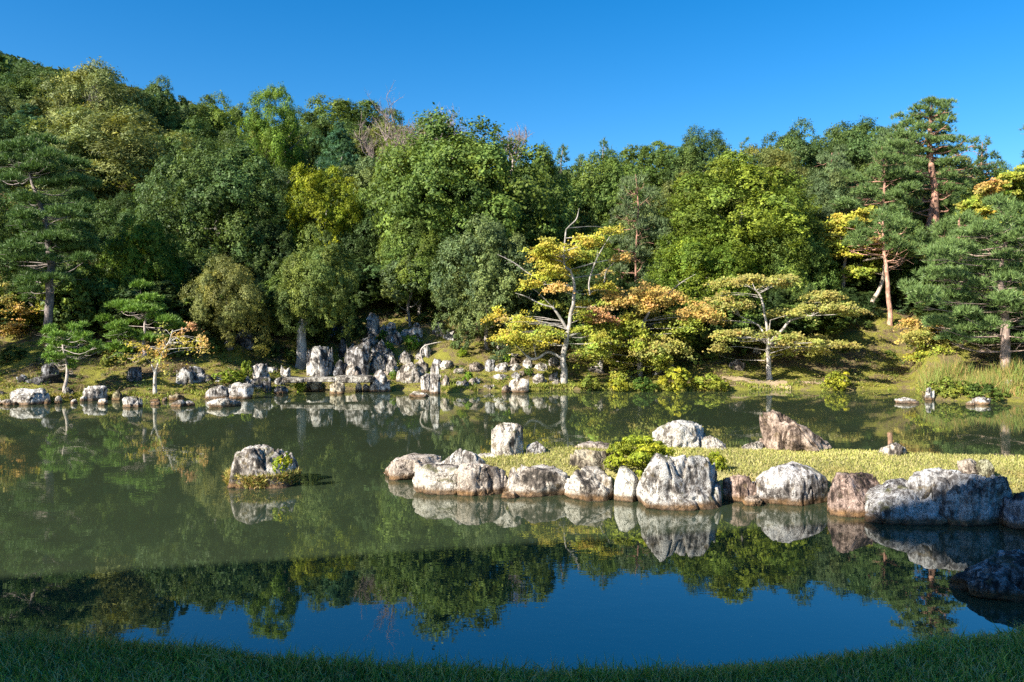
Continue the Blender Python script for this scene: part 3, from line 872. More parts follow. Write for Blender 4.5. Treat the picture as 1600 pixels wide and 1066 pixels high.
B = [
 (158, 190, 108, 320, 50, 'LG', 'feather', 0, 'tall pale olive feathery tree on the left skyline'),
 (243, 118, 130, 285, 53, 'DK', 'big', 2, 'dark domed tree right of the pale feathery one on the left skyline'),
 (60, 180, 108, 290, 56, 'DK', 'big', 1, 'broad dark tree below the far hill at upper left'),
 (180, 250, 172, 390, 42, 'LG', 'feather', 1, 'wide olive tree with yellow tips at centre left'),
 (48, 120, 166, 310, 46, 'BG', 'cone', 0, 'blue green conifer behind the tall left pine'),
 (350, 225, 222, 450, 35, 'DK', 'big', 3, 'huge dark dome tree left of the yellow green one'),
 (275, 120, 250, 420, 38, 'DD', 'big', 1, 'dark tree between the olive tree and the huge dark dome'),
 (345, 135, 148, 290, 56, 'MG', 'big', 0, 'round green tree on the skyline left of the bright feathery one'),
 (428, 96, 137, 290, 45, 'BR', 'feather', 2, 'bright green feathery tree poking highest on the centre left skyline'),
 (530, 92, 192, 320, 43, 'BG', 'cone', 1, 'blue green conical conifer below the centre left skyline'),
 (550, 190, 158, 290, 60, 'MG', 'big', 2, 'green wooded dome on the skyline left of the bare tree'),
 (470, 120, 175, 290, 56, 'DK', 'big', 0, 'dark tree right of the bright feathery one on the skyline'),
 (420, 130, 205, 320, 47, 'OL', 'feather', 3, 'olive tree with yellowish top above the huge dark dome'),
 (505, 135, 262, 420, 36, (.185, .235, .02), 'big', 2, 'bright yellow green tree above the light green one'),
 (725, 310, 188, 480, 36, 'MG', 'big', 3, 'enormous domed green tree in the centre of the far bank'),
 (640, 180, 230, 430, 38, 'MG', 'big', 0, 'left shoulder tree of the enormous central dome'),
 (840, 120, 235, 450, 40, 'DK', 'big', 1, 'dark tree in the shade right of the central dome'),
 (762, 178, 346, 548, 31, 'GY', 'big', 2, 'dense grey green rounded tree left of the yellow maple'),
 (655, 140, 335, 470, 33.5, 'MG', 'big', 1, 'mid green tree overhanging the dark waterfall gully'),
 (640, 90, 400, 470, 32.5, 'GY', 'mid', 0, 'low grey green branch mass over the dark gully'),
 (495, 135, 358, 520, 29.5, (.125, .18, .05), 'big', 0, 'light green tree with a pale leaning trunk by the falls'),
 (356, 128, 402, 545, 28.5, (.19, .215, .07), 'big', 3, 'pale yellowish bushy tree above the left shore ledge'),
 (228, 130, 345, 520, 30, (.115, .19, .028), 'big', 2, 'bright green upright tree right of the tall left pine'),
 (150, 150, 320, 520, 32, 'DK', 'big', 0, 'dark leafy tree right behind the tall left pine'),
 (18, 150, 300, 500, 31, 'DK', 'big', 1, 'dark leafy tree at the left edge behind the pine'),
 (425, 120, 350, 500, 34, 'DD', 'big', 2, 'very dark tree in the gap left of the light green one'),
 (575, 120, 330, 480, 36, 'DD', 'big', 3, 'very dark tree filling the gap above the waterfall'),
 (700, 150, 430, 500, 36, 'DD', 'mid', 1, 'dark undergrowth tree behind the grey green rounded one'),
 (1150, 262, 246, 440, 35, 'YG', 'big', 2, 'wide yellowish green tree right of centre'),
 (1100, 190, 345, 505, 33, (.12, .19, .026), 'big', 0, 'bright green lower tree in front of the wide yellowish one'),
 (1235, 140, 330, 500, 34, 'MG', 'big', 1, 'green tree right of the bright green lower one'),
 (945, 170, 238, 430, 42, 'MG', 'big', 3, 'mid green tree behind the thin bare stemmed pine'),
 (1015, 120, 300, 480, 36, 'GY', 'big', 0, 'grey green tree around the thin pine stem'),
 (1092, 118, 203, 320, 48, 'DK', 'big', 1, 'dark round tree on the right centre skyline'),
 (1015, 130, 225, 330, 50, 'MG', 'big', 2, 'green tree left of the dark round skyline tree'),
 (1240, 140, 193, 340, 46, 'DK', 'big', 0, 'dark tree on the right skyline above the yellowish one'),
 (1335, 150, 188, 340, 48, 'DK', 'big', 3, 'dark tree on the skyline left of the tall red pine'),
 (1190, 150, 232, 350, 43, 'OL', 'feather', 0, 'olive tree on the skyline between two dark ones'),
 (1290, 110, 262, 400, 38, 'GY', 'big', 2, 'grey green tree behind the yellow maple on the right'),
 (640, 190, 195, 330, 48, 'OL', 'feather', 2, 'olive brush tree under the bare twigs on the skyline'),
 (880, 90, 262, 400, 44, 'DK', 'big', 2, 'shaded tree in the hollow right of the central dome'),
 (1560, 110, 262, 380, 42, 'MG', 'big', 1, 'green tree on the right skyline beyond the small pine'),
 (1610, 120, 250, 420, 38, 'DK', 'big', 0, 'dark tree cut by the right picture edge'),
 (930, 150, 420, 560, 32, 'DD', 'big', 1, 'dark tree in shade behind the yellow maple'),
 (1060, 150, 470, 570, 32.5, 'DD', 'mid', 0, 'dark undergrowth behind the orange maple'),
 (1260, 150, 455, 545, 32.5, 'DD', 'mid', 1, 'dark undergrowth behind the white trunked maple'),
 (1440, 80, 420, 530, 34.0, 'MG', 'mid', 0, 'green bush right of the leaning red trunk'),
 (1340, 110, 430, 520, 35, 'DD', 'mid', 1, 'dark bush behind the gnarled trunk'),
 (1400, 140, 330, 480, 36.5, 'DK', 'big', 2, 'dark tree behind the leaning red trunk'),
 (1510, 150, 470, 590, 28.5, 'DD', 'mid', 0, 'dark bush under the big right pine'),
 (1610, 130, 480, 600, 27.5, 'DD', 'mid', 1, 'dark bush at the right edge under the pine'),
 (120, 110, 465, 560, 29, 'DD', 'mid', 0, 'dark bush behind the young green pine'),
 (20, 120, 470, 545, 28.5, 'DD', 'mid', 1, 'dark bush at the left edge under the pine'),
 (280, 110, 455, 540, 30, 'DK', 'mid', 0, 'dark green bush behind the orange maple crown'),
 (560, 110, 440, 510, 35, 'DD', 'mid', 1, 'dark bush at the head of the waterfall gully'),
 (195, 130, 305, 430, 36.5, 'DK', 'big', 1, 'dark tree in the hollow right of the tall left pine'),
 (300, 120, 375, 480, 33, 'DK', 'big', 0, 'dark tree in the gap above the pale yellowish bushy tree'),
 (105, 130, 290, 430, 35, 'DK', 'big', 3, 'dark tree seen through the pads of the tall left pine'),
 (-140, 150, 395, 560, 24.8, 'DK', 'feather', 1, 'dark tree on the shore well past the left edge'),
 (-60, 150, 260, 480, 34, 'DK', 'big', 2, 'dark tree just past the left edge of the picture'),
 (-70, 200, 110, 330, 52, 'MG', 'big', 0, 'tall green tree past the upper left edge'),
 (1680, 170, 270, 500, 34, 'MG', 'big', 1, 'green tree just past the right edge of the picture'),
]
for (px, w, yt, yb, D, c, kd, v, lb) in B:
    bs = {495: 470}.get(px)
    tree(px, w, yt, yb, D, c, lb, kd, v, base=bs, bark=(.55, .53, .50) if px in (495, 505) else (.30, .27, .24))
import re as _re
def short(lb):
    return _re.split(r' (?:on|right|left|behind|below|above|in|at|between|with|under|poking|cut|filling|overhanging|just|past|around|by|through|beyond|half|standing|lying|seen|near|of the|rising|before|beside|lone|touching|closing|that)\b', lb)[0]
ANCHOR = [(b[0], short(b[8])) for b in B if len(short(b[8]).split()) > 2]
USED = set()
def near_label(fmt, px, anchors):
    for a in sorted(anchors, key=lambda a: abs(a[0]-px)):
        lb = fmt % a[1]
        if lb not in USED and len(lb.split()) <= 16:
            USED.add(lb)
            return lb
    return fmt % 'wood'
TONE = {'DK': 'dark', 'MG': 'mid green', 'GY': 'grey green', 'OL': 'olive', 'DD': 'very dark'}
# rows behind, only as tall as the skyline allows
SKY_PX = [-100, 0, 100, 200, 300, 430, 560, 650, 740, 860, 950, 1100, 1150, 1250, 1330, 1400, 1540, 1600, 1700]
SKY_PY = [85, 95, 110, 140, 160, 170, 168, 190, 205, 250, 242, 215, 242, 200, 196, 205, 258, 262, 262]
rr = random.Random(5)
for row, (D, n, drop) in enumerate([(58, 17, 4), (48, 13, 22), (41, 12, 75)]):
    for i in range(n):
        px = -60+(i+rr.uniform(.2, .8))*1720/n
        top = np.interp(px, SKY_PX, SKY_PY)+drop+rr.uniform(0, 25)
        w = rr.uniform(120, 170)*48/D
        cc = rr.choice(['DK', 'MG', 'GY', 'OL', 'DK'])
        lb = near_label(TONE[cc]+' back row tree '+('high on the skyline', 'two rows deep', 'one row deep')[row]+' behind the %s', px, ANCHOR)
        tree(px, w, top, top+170, D, cc, lb, 'big', rr.randrange(4), group=('top row', 'middle row', 'lower row')[row]+' of the hillside wood')

# shaded undergrowth that closes the wood to the ground
rr = random.Random(8)
for i in range(58):
    px = -80+i*30+rr.uniform(-12, 12)
    lim = np.interp(px, [-80, 60, 250, 460, 540, 560, 700, 740, 900, 1100, 1300, 1330, 1460, 1480, 1700], [545, 540, 545, 535, 500, 490, 488, 520, 560, 566, 545, 498, 498, 560, 575])
    D = max(hit(px, lim), 28.0)+rr.uniform(.4, 2.2)+(2.4 if 1320 < px < 1450 else 0)
    h = rr.uniform(75, 130)
    cc = rr.choice(['DD', 'DK', 'DD', 'MG'])
    tree(px, rr.uniform(80, 130), lim-h, lim+12, D, cc, near_label(TONE[cc]+' undergrowth bush low down near the %s', px, ANCHOR), 'mid' if i % 2 else 'big', i, name='undergrowth_bush', cat='bush', group='undergrowth at the foot of the hillside wood')
for i in range(26):
    px = -60+i*66+rr.uniform(-20, 20)
    top = rr.uniform(330, 400)
    cc = rr.choice(['DD', 'DK', 'MG'])
    tree(px, rr.uniform(120, 170), top, top+140, rr.uniform(36, 39), cc, near_label(TONE[cc]+' tree deep inside the wood beside the %s', px, ANCHOR), 'big', i, group='inner trees of the hillside wood')

# far wooded hill at the upper left
def hill_wood():
    rng = np.random.default_rng(77)
    g = Geo()
    for k in range(260):
        D = rng.uniform(78, 140); px = rng.uniform(-350, 330)
        x = (px-CX)/F*D
        z = float(hill(np.array([x]), np.array([D]))[0])
        lim = CAMZ+(HY-np.interp(px, [-350, 0, 60, 130, 210, 330], [30, 72, 100, 108, 135, 165]))/F*D
        h = rng.uniform(4, 8)
        top = z+h
        if top > lim: top = lim-rng.uniform(0, 1.0)
        R = rng.uniform(2, 3.6)
        m = 260
        d = rdirs(rng, m); d[:, 2] = np.abs(d[:, 2])*1.1-.25
        bump = 1+.22*vnoise(d*3+k*3.3)
        P = np.array([x, D, top-R*.9])+d*R*bump[:, None]*np.array([1, 1, .9])
        V, Q = leaves(P, d+np.array([0, 0, .2]), rng.uniform(.55, .95, m), rng, .6, .5)
        c = np.array([[.058, .098, .034], [.088, .135, .032], [.13, .145, .05], [.15, .13, .04]][rng.choice(4, p=[.4, .33, .22, .05])])*rng.uniform(.8, 1.2)
        g.add(V, Q, col=c*rng.uniform(.8, 1.2, (m, 1)))
    o = link('hill_wood', g.build('hill_wood', LEAF))
    tag(o, 'far wooded hillside rising at the upper left', 'wood', kind='stuff')
hill_wood()

# ------------------------------------------------------------------ pines and maples built pad by pad
def pad_points(rng, c, rx, ry, rz, n, shell=.55):
    d = rdirs(rng, n)
    d[:, 2] = np.abs(d[:, 2])*1.0-.22
    r = rng.uniform(shell, 1.0, (n, 1))*(1+.25*vnoise(d*2.2+c))[:, None]
    return c+d*r*np.array([rx, ry, rz]), d

def add_needles(g, rng, c, rx, ry, rz, col, dens=170, L=.175, per=11, wd=.028):
    n = max(int(dens*rx*ry*3.14), 12)
    P, d = pad_points(rng, c, rx, ry, rz, n, .35)
    tone = rng.uniform(.75, 1.25, n)
    idx = np.repeat(np.arange(n), per)
    Dv = unit(unit(d[idx]*.6+np.array([0, 0, .75]))+rng.normal(0, .55, (len(idx), 3)))
    V, T = blades(P[idx], Dv, L*rng.uniform(.7, 1.25, len(idx)), wd, rng)
    g.add(V, T=T, col=np.array(col)*tone[idx][:, None])

def add_maple(g, rng, c, rx, ry, rz, col, dens=1500, L=.074):
    n = max(int(dens*rx*ry*3.14), 40)
    k = max(int(n/28), 3)
    pc = c+np.clip(rng.normal(0, .48, (k, 3)), -1.25, 1.25)*np.array([rx, ry, rz])
    pc[:, 2] -= .35*rz*((pc[:, 0]-c[0])/rx)**2
    idx = rng.integers(0, k, n)
    P = pc[idx]+rng.normal(0, 1, (n, 3))*np.array([.10, .10, .045])
    P[:, 2] -= .05*((P[:, 0]-c[0])**2/rx**2)
    tone = rng.uniform(.75, 1.25, k)[idx]
    V, Q = leaves(P, np.tile([[-.4, -.55, .7]], (n, 1)), L*rng.uniform(.7, 1.3, n), rng, .9, .5)
    jit = rng.normal(0, .08, (k, 3))[idx]
    g.add(V, Q, col=np.clip(np.array(col)*(1+jit), 0, 1)*tone[:, None])

def pad_tree(name, label, trunks, D, pads, kind, bark, seed, cat='tree', depth=.75, dead=(), companions=1, dens=None, base_drop=.25, thick=1.0, L=None, branch_r=.03):
    """trunks: lists of (px, py, radius m[, dD]); pads: (px, py, w, h, colour)"""
    rng = np.random.default_rng(seed)
    t0 = trunks[0]
    b0 = W(t0[0][0], t0[0][1], D); b0[2] -= base_drop
    e = empty(name, tuple(b0), label, cat)
    gt = Geo(); paths = []
    for ti, tr in enumerate(trunks):
        P = np.array([[*W(p[0], p[1], D+(p[3] if len(p) > 3 else rng.normal(0, .05)*(k > 0))), p[2]] for k, p in enumerate(tr)])
        if ti == 0: P = np.vstack([[*(P[0, :3]-np.array([0, 0, base_drop])), P[0, 3]*1.35], P])
        s = smooth_path(P, 5)
        s[:, :2] += (vnoise(s[:, :3]*3.1+seed)[:, None])*s[:, 3:4]*.5
        paths.append(s)
        gt.add(*tube(s[:, :3]-b0, s[:, 3], 8))
    for tr in dead:
        P = np.array([[*W(p[0], p[1], D-.15), p[2]] for p in tr])
        s = smooth_path(P, 4)
        gt.add(*tube(s[:, :3]-b0, s[:, 3], 5))
        for q in range(4):
            a = s[rng.integers(len(s)//3, len(s)), :3]
            ee = a+rng.normal(0, .14, 3)+np.array([0, 0, .08])
            gt.add(*tube(np.array([a, (a+ee)/2+rng.normal(0, .02, 3), ee])-b0, [.008, .006, .003], 4))
    allp = np.concatenate(paths)
    if kind == 'maple' and len(pads) > 4:                 # smaller sprays between the tiers
        base_pads = list(pads); pads = list(pads)
        for q in range(int(len(base_pads)*.9)):
            a = base_pads[rng.integers(len(base_pads))]
            nb = sorted(base_pads, key=lambda b: (b[0]-a[0])**2+(b[1]-a[1])**2)[1:4]
            b = nb[rng.integers(len(nb))]
            f = rng.uniform(.3, .7)
            pads.append((a[0]*f+b[0]*(1-f)+rng.normal(0, 4), a[1]*f+b[1]*(1-f)+rng.normal(0, 3), min(a[2], b[2])*rng.uniform(.45, .75), min(a[3], b[3])*rng.uniform(.5, .8), a[4]))
    xs_ = [p[0] for p in pads]; cw = (max(xs_)-min(xs_))/F*D*.5+.2
    gp = Geo()
    for (px, py, w, h, c) in pads:
        for k in range(1+companions):
            dd = rng.uniform(-.6, .25)*cw if k == 0 else rng.uniform(.25, .95)*cw
            qx, qy, ww, hh = px, py, w, h
            if k: qx += rng.normal(0, .35)*w; qy += rng.normal(0, .4)*h; ww *= rng.uniform(.7, 1); hh *= rng.uniform(.8, 1.1)
            c0 = W(qx, qy, D+dd)
            rx, rz = ww/F*D*.5, max(hh/F*D*.5, .06)*thick
            ry = rx*depth
            if kind == 'pine': add_needles(gp, rng, c0-b0, rx, ry, rz, c, **({'dens': dens} if dens else {}), **({'L': L} if L else {}))
            else: add_maple(gp, rng, c0-b0, rx, ry, rz, c, **({'dens': dens} if dens else {}), **({'L': L} if L else {}))
            # limb from the trunk to the pad
            tgt = c0-np.array([0, 0, rz*.5])
            sc = np.linalg.norm((allp[:, :3]-tgt)*np.array([1, 1, 1.6]), axis=1)+np.where(allp[:, 2] > tgt[2]-.05, .8, 0)
            a = allp[np.argmin(sc)]
            mid = a[:3]*.45+tgt*.55+np.array([0, 0, -.10 if kind == 'pine' else .05])+rng.normal(0, .06, 3)
            r0 = min(a[3]*.6, branch_r)
            q = smooth_path(np.array([[*a[:3], r0], [*mid, r0*.7], [*tgt, r0*.3]]), 3)
            gt.add(*tube(q[:, :3]-b0, q[:, 3], 5))
            for u in range(3):
                te = tgt+rng.normal(0, 1, 3)*np.array([rx*.6, ry*.6, rz*.4])
                gt.add(*tube(np.array([q[-2, :3], (q[-2, :3]+te)/2, te])-b0, [r0*.4, r0*.3, r0*.12], 4))
    link('trunk', gt.build('trunk', BARK, True), e, color=bark)
    link('crown', gp.build('crown', NEEDLE if kind == 'pine' else MAPLE), e, color=(1, 1, 1))
    return e

def zp(ox, oy, s, L, col=None):
    out = []
    for p in L:
        out.append((ox+p[0]*s, oy+p[1]*s, p[2]*s, p[3]*s, p[4] if len(p) > 4 else col))
    return out
def zt(ox, oy, s, L):
    return [(ox+p[0]*s, oy+p[1]*s, p[2]) for p in L]

PN, PD, PB = (.125, .195, .055), (.10, .175, .045), (.155, .27, .04)
YE, OR, RE, YL, OL2 = (.43, .40, .055), (.46, .33, .09), (.46, .27, .12), (.29, .32, .045), (.32, .30, .075)
REDBARK = (.50, .27, .19)
PALEBARK = (.50, .46, .41)

pad_tree('pine_tree', 'tall dark pine with layered pads at the left edge', [[(78, 527, .15), (79, 470, .13), (77, 400, .11), (72, 355, .09), (62, 320, .07), (52, 290, .05), (45, 258, .03)]], 27.2,
    zp(0, 200, .2813, [(130, 110, 240, 90), (60, 180, 160, 80), (280, 160, 180, 90), (230, 230, 260, 70), (60, 290, 160, 60), (400, 300, 220, 80), (280, 320, 180, 60), (150, 500, 200, 80),
    (350, 480, 220, 70), (430, 460, 200, 60), (170, 560, 160, 70), (390, 560, 140, 60), (320, 620, 280, 80), (120, 670, 240, 80), (200, 730, 240, 80), (420, 670, 240, 90), (460, 730, 140, 60),
    (90, 720, 140, 70), (180, 850, 180, 100), (310, 840, 180, 60), (170, 910, 120, 60), (160, 400, 200, 70), (20, 120, 120, 80)], PD), 'pine', (.30, .25, .23), 101, base_drop=.5, companions=2, branch_r=.02, thick=1.3, dens=165)
pad_tree('pine_tree', 'young bright green pine with a thin trunk on the left bank', [zt(0, 500, .1407, [(725, 720, .05), (742, 560, .04), (735, 450, .035), (710, 330, .03), (690, 200, .015)])], 24.0,
    zp(0, 500, .1407, [(650, 180, 220, 80), (590, 250, 150, 80), (830, 110, 150, 100), (930, 180, 200, 90), (740, 270, 150, 70), (900, 240, 180, 70), (580, 340, 150, 80), (560, 410, 170, 80),
    (660, 420, 160, 70), (850, 380, 180, 80), (960, 350, 150, 70), (1060, 280, 120, 80), (800, 460, 150, 80), (600, 450, 110, 60), (800, 540, 100, 60)], PB), 'pine', (.6, .52, .46), 102, branch_r=.012, L=.13, companions=2, dens=330, thick=1.15)
pad_tree('pine_tree', 'small layered pine left of the orange maple', [zt(0, 350, .2815, [(800, 690, .06), (800, 620, .05), (806, 540, .04), (812, 470, .02)])], 26.6,
    zp(0, 350, .2815, [(830, 420, 160, 60), (720, 460, 180, 70), (780, 480, 200, 60), (870, 470, 100, 50), (650, 580, 130, 80), (700, 620, 180, 70), (820, 640, 140, 60), (640, 690, 120, 70),
    (930, 540, 140, 60), (870, 520, 120, 50)], PB), 'pine', (.5, .42, .38), 103, branch_r=.014, L=.14, companions=2, dens=280, thick=1.15)
pad_tree('pine_tree', 'tall red barked pine rising highest on the right skyline', [zt(1380, 140, .2813, [(300, 1080, .2), (298, 900, .19), (293, 700, .17), (288, 580, .16), (270, 440, .14), (258, 330, .12), (260, 200, .09), (270, 90, .04)]),
    zt(1380, 140, .2813, [(245, 1000, .16), (250, 850, .15), (258, 730, .13), (275, 620, .09)])], 38.0,
    zp(1380, 140, .2813, [(270, 80, 150, 45), (200, 110, 110, 45), (340, 110, 100, 45), (180, 160, 120, 50), (270, 150, 150, 50), (350, 180, 110, 50), (140, 200, 120, 55), (230, 220, 140, 55),
    (340, 230, 140, 55), (120, 260, 160, 60), (210, 280, 160, 60), (330, 290, 160, 60), (430, 290, 90, 60), (80, 320, 180, 60), (200, 350, 150, 60), (350, 350, 180, 60), (430, 340, 100, 60),
    (90, 400, 200, 70), (190, 420, 120, 70), (370, 410, 160, 70), (420, 430, 110, 60), (80, 480, 220, 70), (180, 500, 120, 70), (360, 480, 130, 60), (100, 560, 220, 70), (210, 580, 100, 60),
    (370, 560, 150, 60), (400, 530, 140, 60), (140, 640, 160, 70), (370, 640, 130, 60), (390, 700, 160, 80), (150, 760, 120, 60), (390, 780, 150, 70), (180, 820, 100, 60)], PN),
    'pine', REDBARK, 104, base_drop=1.5, companions=1, L=.2, dens=95, branch_r=.05, thick=1.6)
rng = np.random.default_rng(55)
pp = []
for y in np.arange(332, 548, 18):
    half = np.interp(y, [332, 360, 400, 460, 500, 530, 548], [35, 70, 105, 125, 115, 80, 50])
    cxx = np.interp(y, [332, 460, 585], [1590, 1572, 1590])
    for x in np.arange(cxx-half, cxx+half+1, 42):
        pp.append((x+rng.normal(0, 8), y+rng.normal(0, 5), rng.uniform(48, 70), rng.uniform(18, 26), PN))
pad_tree('pine_tree', 'broad low pine with a thick brown trunk on the right', [[(1572, 598, .17), (1571, 560, .15), (1570, 500, .13), (1563, 440, .1), (1570, 385, .06), (1585, 340, .03)]], 25.3, pp, 'pine', (.42, .31, .26), 105, companions=1, dens=112, branch_r=.02, thick=1.35)

def auto_pine(label, px, base, top, bot, w, D, seed, col=PN, bark=REDBARK, r=.12, n=26, lean=0, dens=80, name='pine_tree', tip=.25):
    rng = np.random.default_rng(seed)
    pads = []
    for k in range(n):
        f = (k+.5)/n
        y = top+8+(bot-top)*f
        half = w/2*(tip+(1-tip)*min(1, f*1.6))
        x = px+lean*(1-f)+rng.uniform(-1, 1)*half
        pads.append((x, y, rng.uniform(.3, .5)*w*(.55+.45*f), rng.uniform(14, 22)*38/D, col))
    pad_tree(name, label, [[(px, base, r), (px+lean*.3+rng.normal(0, 3), base*.6+top*.4, r*.8), (px+lean*.7+rng.normal(0, 3), base*.3+top*.7, r*.6), (px+lean, top+4, r*.25)]], D, pads, 'pine', bark, seed, base_drop=.8, L=.2, dens=dens*1.25, branch_r=.03, thick=1.5)
auto_pine('slim pine with a bare red stem right of the yellow maple', 993, 455, 268, 420, 90, 34.5, 201, (.14, .19, .08), REDBARK, .05, 20, 0, 60)
auto_pine('pine with a thin red stem left of the tall red pine', 1378, 420, 225, 380, 130, 37, 202, PN, REDBARK, .09, 26)
auto_pine('grey green pine crown behind the right yellow maple', 1300, 430, 235, 390, 120, 40, 203, (.13, .185, .075))
auto_pine('pine crown on the right skyline left of the tall red pine', 1400, 420, 192, 330, 110, 43, 204, (.11, .17, .06))
auto_pine('small pine standing alone on the right skyline', 1535, 330, 218, 292, 62, 43, 205, (.09, .15, .055), REDBARK, .08, 12)
auto_pine('pine branch top at the right edge of the skyline', 1612, 380, 180, 300, 70, 40, 206, (.08, .14, .055), REDBARK, .1, 14)
auto_pine('pine above the leaning red trunk on the right bank', 1391, 497, 330, 395, 120, 32.6, 207, PN, (.75, .42, .30), .10, 14, -12)
auto_pine('pine mass right of the tall red pine', 1500, 450, 330, 460, 130, 35, 208, PN)
auto_pine('young pine tip left on the dip of the skyline', 880, 330, 224, 300, 42, 44, 209, (.09, .17, .08), (.4, .32, .26), .06, 9, 0, 60, tip=.1)
auto_pine('young pine tip in the middle of the skyline dip', 906, 330, 238, 300, 34, 45, 210, (.09, .17, .08), (.4, .32, .26), .06, 8, 0, 60, tip=.1)
auto_pine('young pine tip right on the dip of the skyline', 943, 330, 213, 300, 50, 44, 211, (.09, .17, .07), (.4, .32, .26), .06, 10, 0, 60, tip=.1)
auto_pine('small pine on the skyline right of the dark round tree', 1160, 330, 218, 300, 46, 46, 212, (.09, .16, .065), (.4, .32, .26), .06, 9, 0, 60, tip=.15)

z = lambda L: zt(760, 320, .2814, L)
pad_tree('maple_tree', 'yellow maple with a gnarled white trunk and dead branches', [z([(430, 985, .14), (430, 850, .10), (440, 770, .09), (455, 700, .072), (470, 600, .07), (486, 540, .06), (487, 440, .05), (465, 360, .032)]),
      z([(445, 690, .06), (405, 620, .05), (370, 570, .035)]), z([(440, 740, .05), (500, 715, .035), (550, 712, .02)]), z([(465, 365, .032), (430, 320, .034), (440, 160, .028), (455, 125, .022), (500, 80, .02), (515, 20, .01)])], 27.6,
    zp(760, 320, .2814, [(335, 240, 200, 90, YE), (450, 265, 120, 90, YE), (560, 200, 200, 80, YE), (510, 275, 160, 80, YL), (700, 145, 120, 45, YE), (740, 290, 100, 35, OR), (360, 370, 180, 80, YE),
    (230, 430, 140, 80, YE), (400, 460, 120, 50, OR), (370, 550, 120, 60, YL), (200, 640, 170, 90, YE), (95, 640, 50, 50, OR), (190, 730, 240, 90, YE), (340, 710, 160, 70, YL), (530, 690, 140, 40, YL),
    (560, 560, 140, 60, YE), (640, 450, 130, 60, YE), (635, 740, 110, 80, YL), (130, 710, 140, 60, YE), (300, 290, 120, 70, YE)]), 'maple', PALEBARK, 301,
    dead=[z([(575, 500, .03), (570, 430, .03), (600, 330, .025), (640, 250, .02), (690, 170, .012)]), z([(370, 570, .03), (300, 550, .025), (220, 510, .02), (160, 490, .008)]), z([(330, 430, .03), (240, 385, .025), (150, 320, .02), (60, 275, .008)]),
          z([(415, 850, .045), (345, 818, .045), (290, 850, .05), (245, 855, .05), (205, 820, .025), (170, 785, .012)]), z([(655, 430, .02), (665, 370, .018), (710, 320, .01)]), z([(275, 845, .02), (262, 770, .012)]), z([(440, 690, .03), (350, 660, .02), (295, 645, .012)])], companions=1, branch_r=.014, thick=.85, dens=1100)
pad_tree('maple_tree', 'wide maple with orange tips right of the yellow maple', [zt(760, 350, .2815, [(850, 850, .10), (848, 740, .09), (845, 660, .08), (870, 560, .06), (920, 460, .04), (960, 400, .02)]), zt(760, 350, .2815, [(845, 670, .06), (790, 610, .05), (740, 560, .03)])], 28.6,
    zp(760, 350, .2815, [(620, 500, 200, 80, RE), (740, 420, 180, 80, OR), (900, 390, 220, 80, OR), (1050, 400, 120, 50, OR), (880, 480, 200, 90, OL2), (800, 560, 200, 80, YL), (1180, 490, 220, 100, OR), (1060, 520, 160, 80, YL),
    (700, 600, 160, 80, YL), (640, 640, 120, 70, YE), (1000, 600, 160, 90, YL), (950, 690, 260, 90, OL2), (840, 720, 180, 90, YL), (600, 700, 180, 80, YL), (760, 830, 180, 90, YL), (700, 870, 140, 60, YL), (1060, 690, 140, 70, OL2),
    (850, 620, 160, 70, YL), (700, 660, 160, 70, YL), (920, 770, 170, 70, YL), (1120, 550, 140, 70, YL)]), 'maple', (.5, .44, .4), 302, dead=[zt(760, 350, .2815, [(980, 420, .02), (1030, 370, .02), (1090, 320, .012), (1160, 280, .006)])], companions=1, branch_r=.014, thick=1.15, dens=1250)
pad_tree('maple_tree', 'flat layered olive gold maple with a straight white trunk', [zt(1100, 400, .197, [(518, 950, .10), (510, 830, .08), (505, 700, .066), (500, 590, .05), (470, 400, .04), (435, 300, .035), (370, 250, .015)]),
      zt(1100, 400, .197, [(510, 700, .07), (560, 645, .055), (620, 590, .05), (690, 510, .04), (860, 470, .015)]), zt(1100, 400, .197, [(485, 640, .04), (430, 550, .03), (290, 480, .012)]), zt(1100, 400, .197, [(515, 610, .03), (525, 510, .015)])], 28.3,
    zp(1100, 400, .197, [(190, 200, 220, 70), (370, 190, 260, 80), (560, 200, 240, 90), (690, 180, 140, 50), (230, 390, 300, 90), (140, 360, 140, 60), (620, 450, 240, 70), (960, 310, 300, 80), (820, 410, 200, 60), (1080, 410, 280, 90), (1180, 455, 120, 45),
    (150, 610, 160, 70), (290, 600, 160, 60), (420, 630, 150, 60), (530, 610, 100, 50), (610, 730, 180, 70), (700, 640, 180, 60), (860, 670, 260, 90), (900, 740, 160, 70), (1110, 700, 200, 60), (120, 720, 130, 60)], OL2), 'maple', (.62, .56, .50), 303, companions=1, branch_r=.013, thick=.62, dens=1250)
pad_tree('maple_tree', 'small orange maple with a white trunk near the left shore', [zt(200, 500, .1407, [(300, 735, .055), (306, 610, .045), (330, 520, .035), (400, 330, .03), (470, 220, .025), (500, 110, .018)]), zt(200, 500, .1407, [(302, 590, .03), (260, 480, .015)])], 24.1,
    zp(200, 500, .1407, [(60, 280, 140, 60, YE), (40, 380, 140, 80, OR), (200, 300, 120, 80, OR), (300, 390, 180, 100, OR), (390, 120, 90, 120, OL2), (440, 560, 110, 100, YL), (560, 180, 140, 100, OR), (680, 90, 160, 90, RE), (650, 250, 160, 90, YE),
    (820, 310, 110, 120, OR), (790, 180, 140, 80, OR), (380, 250, 100, 90, OR)]), 'maple', (.64, .59, .53), 304, companions=0, branch_r=.01, dens=760, L=.07, thick=1.1)
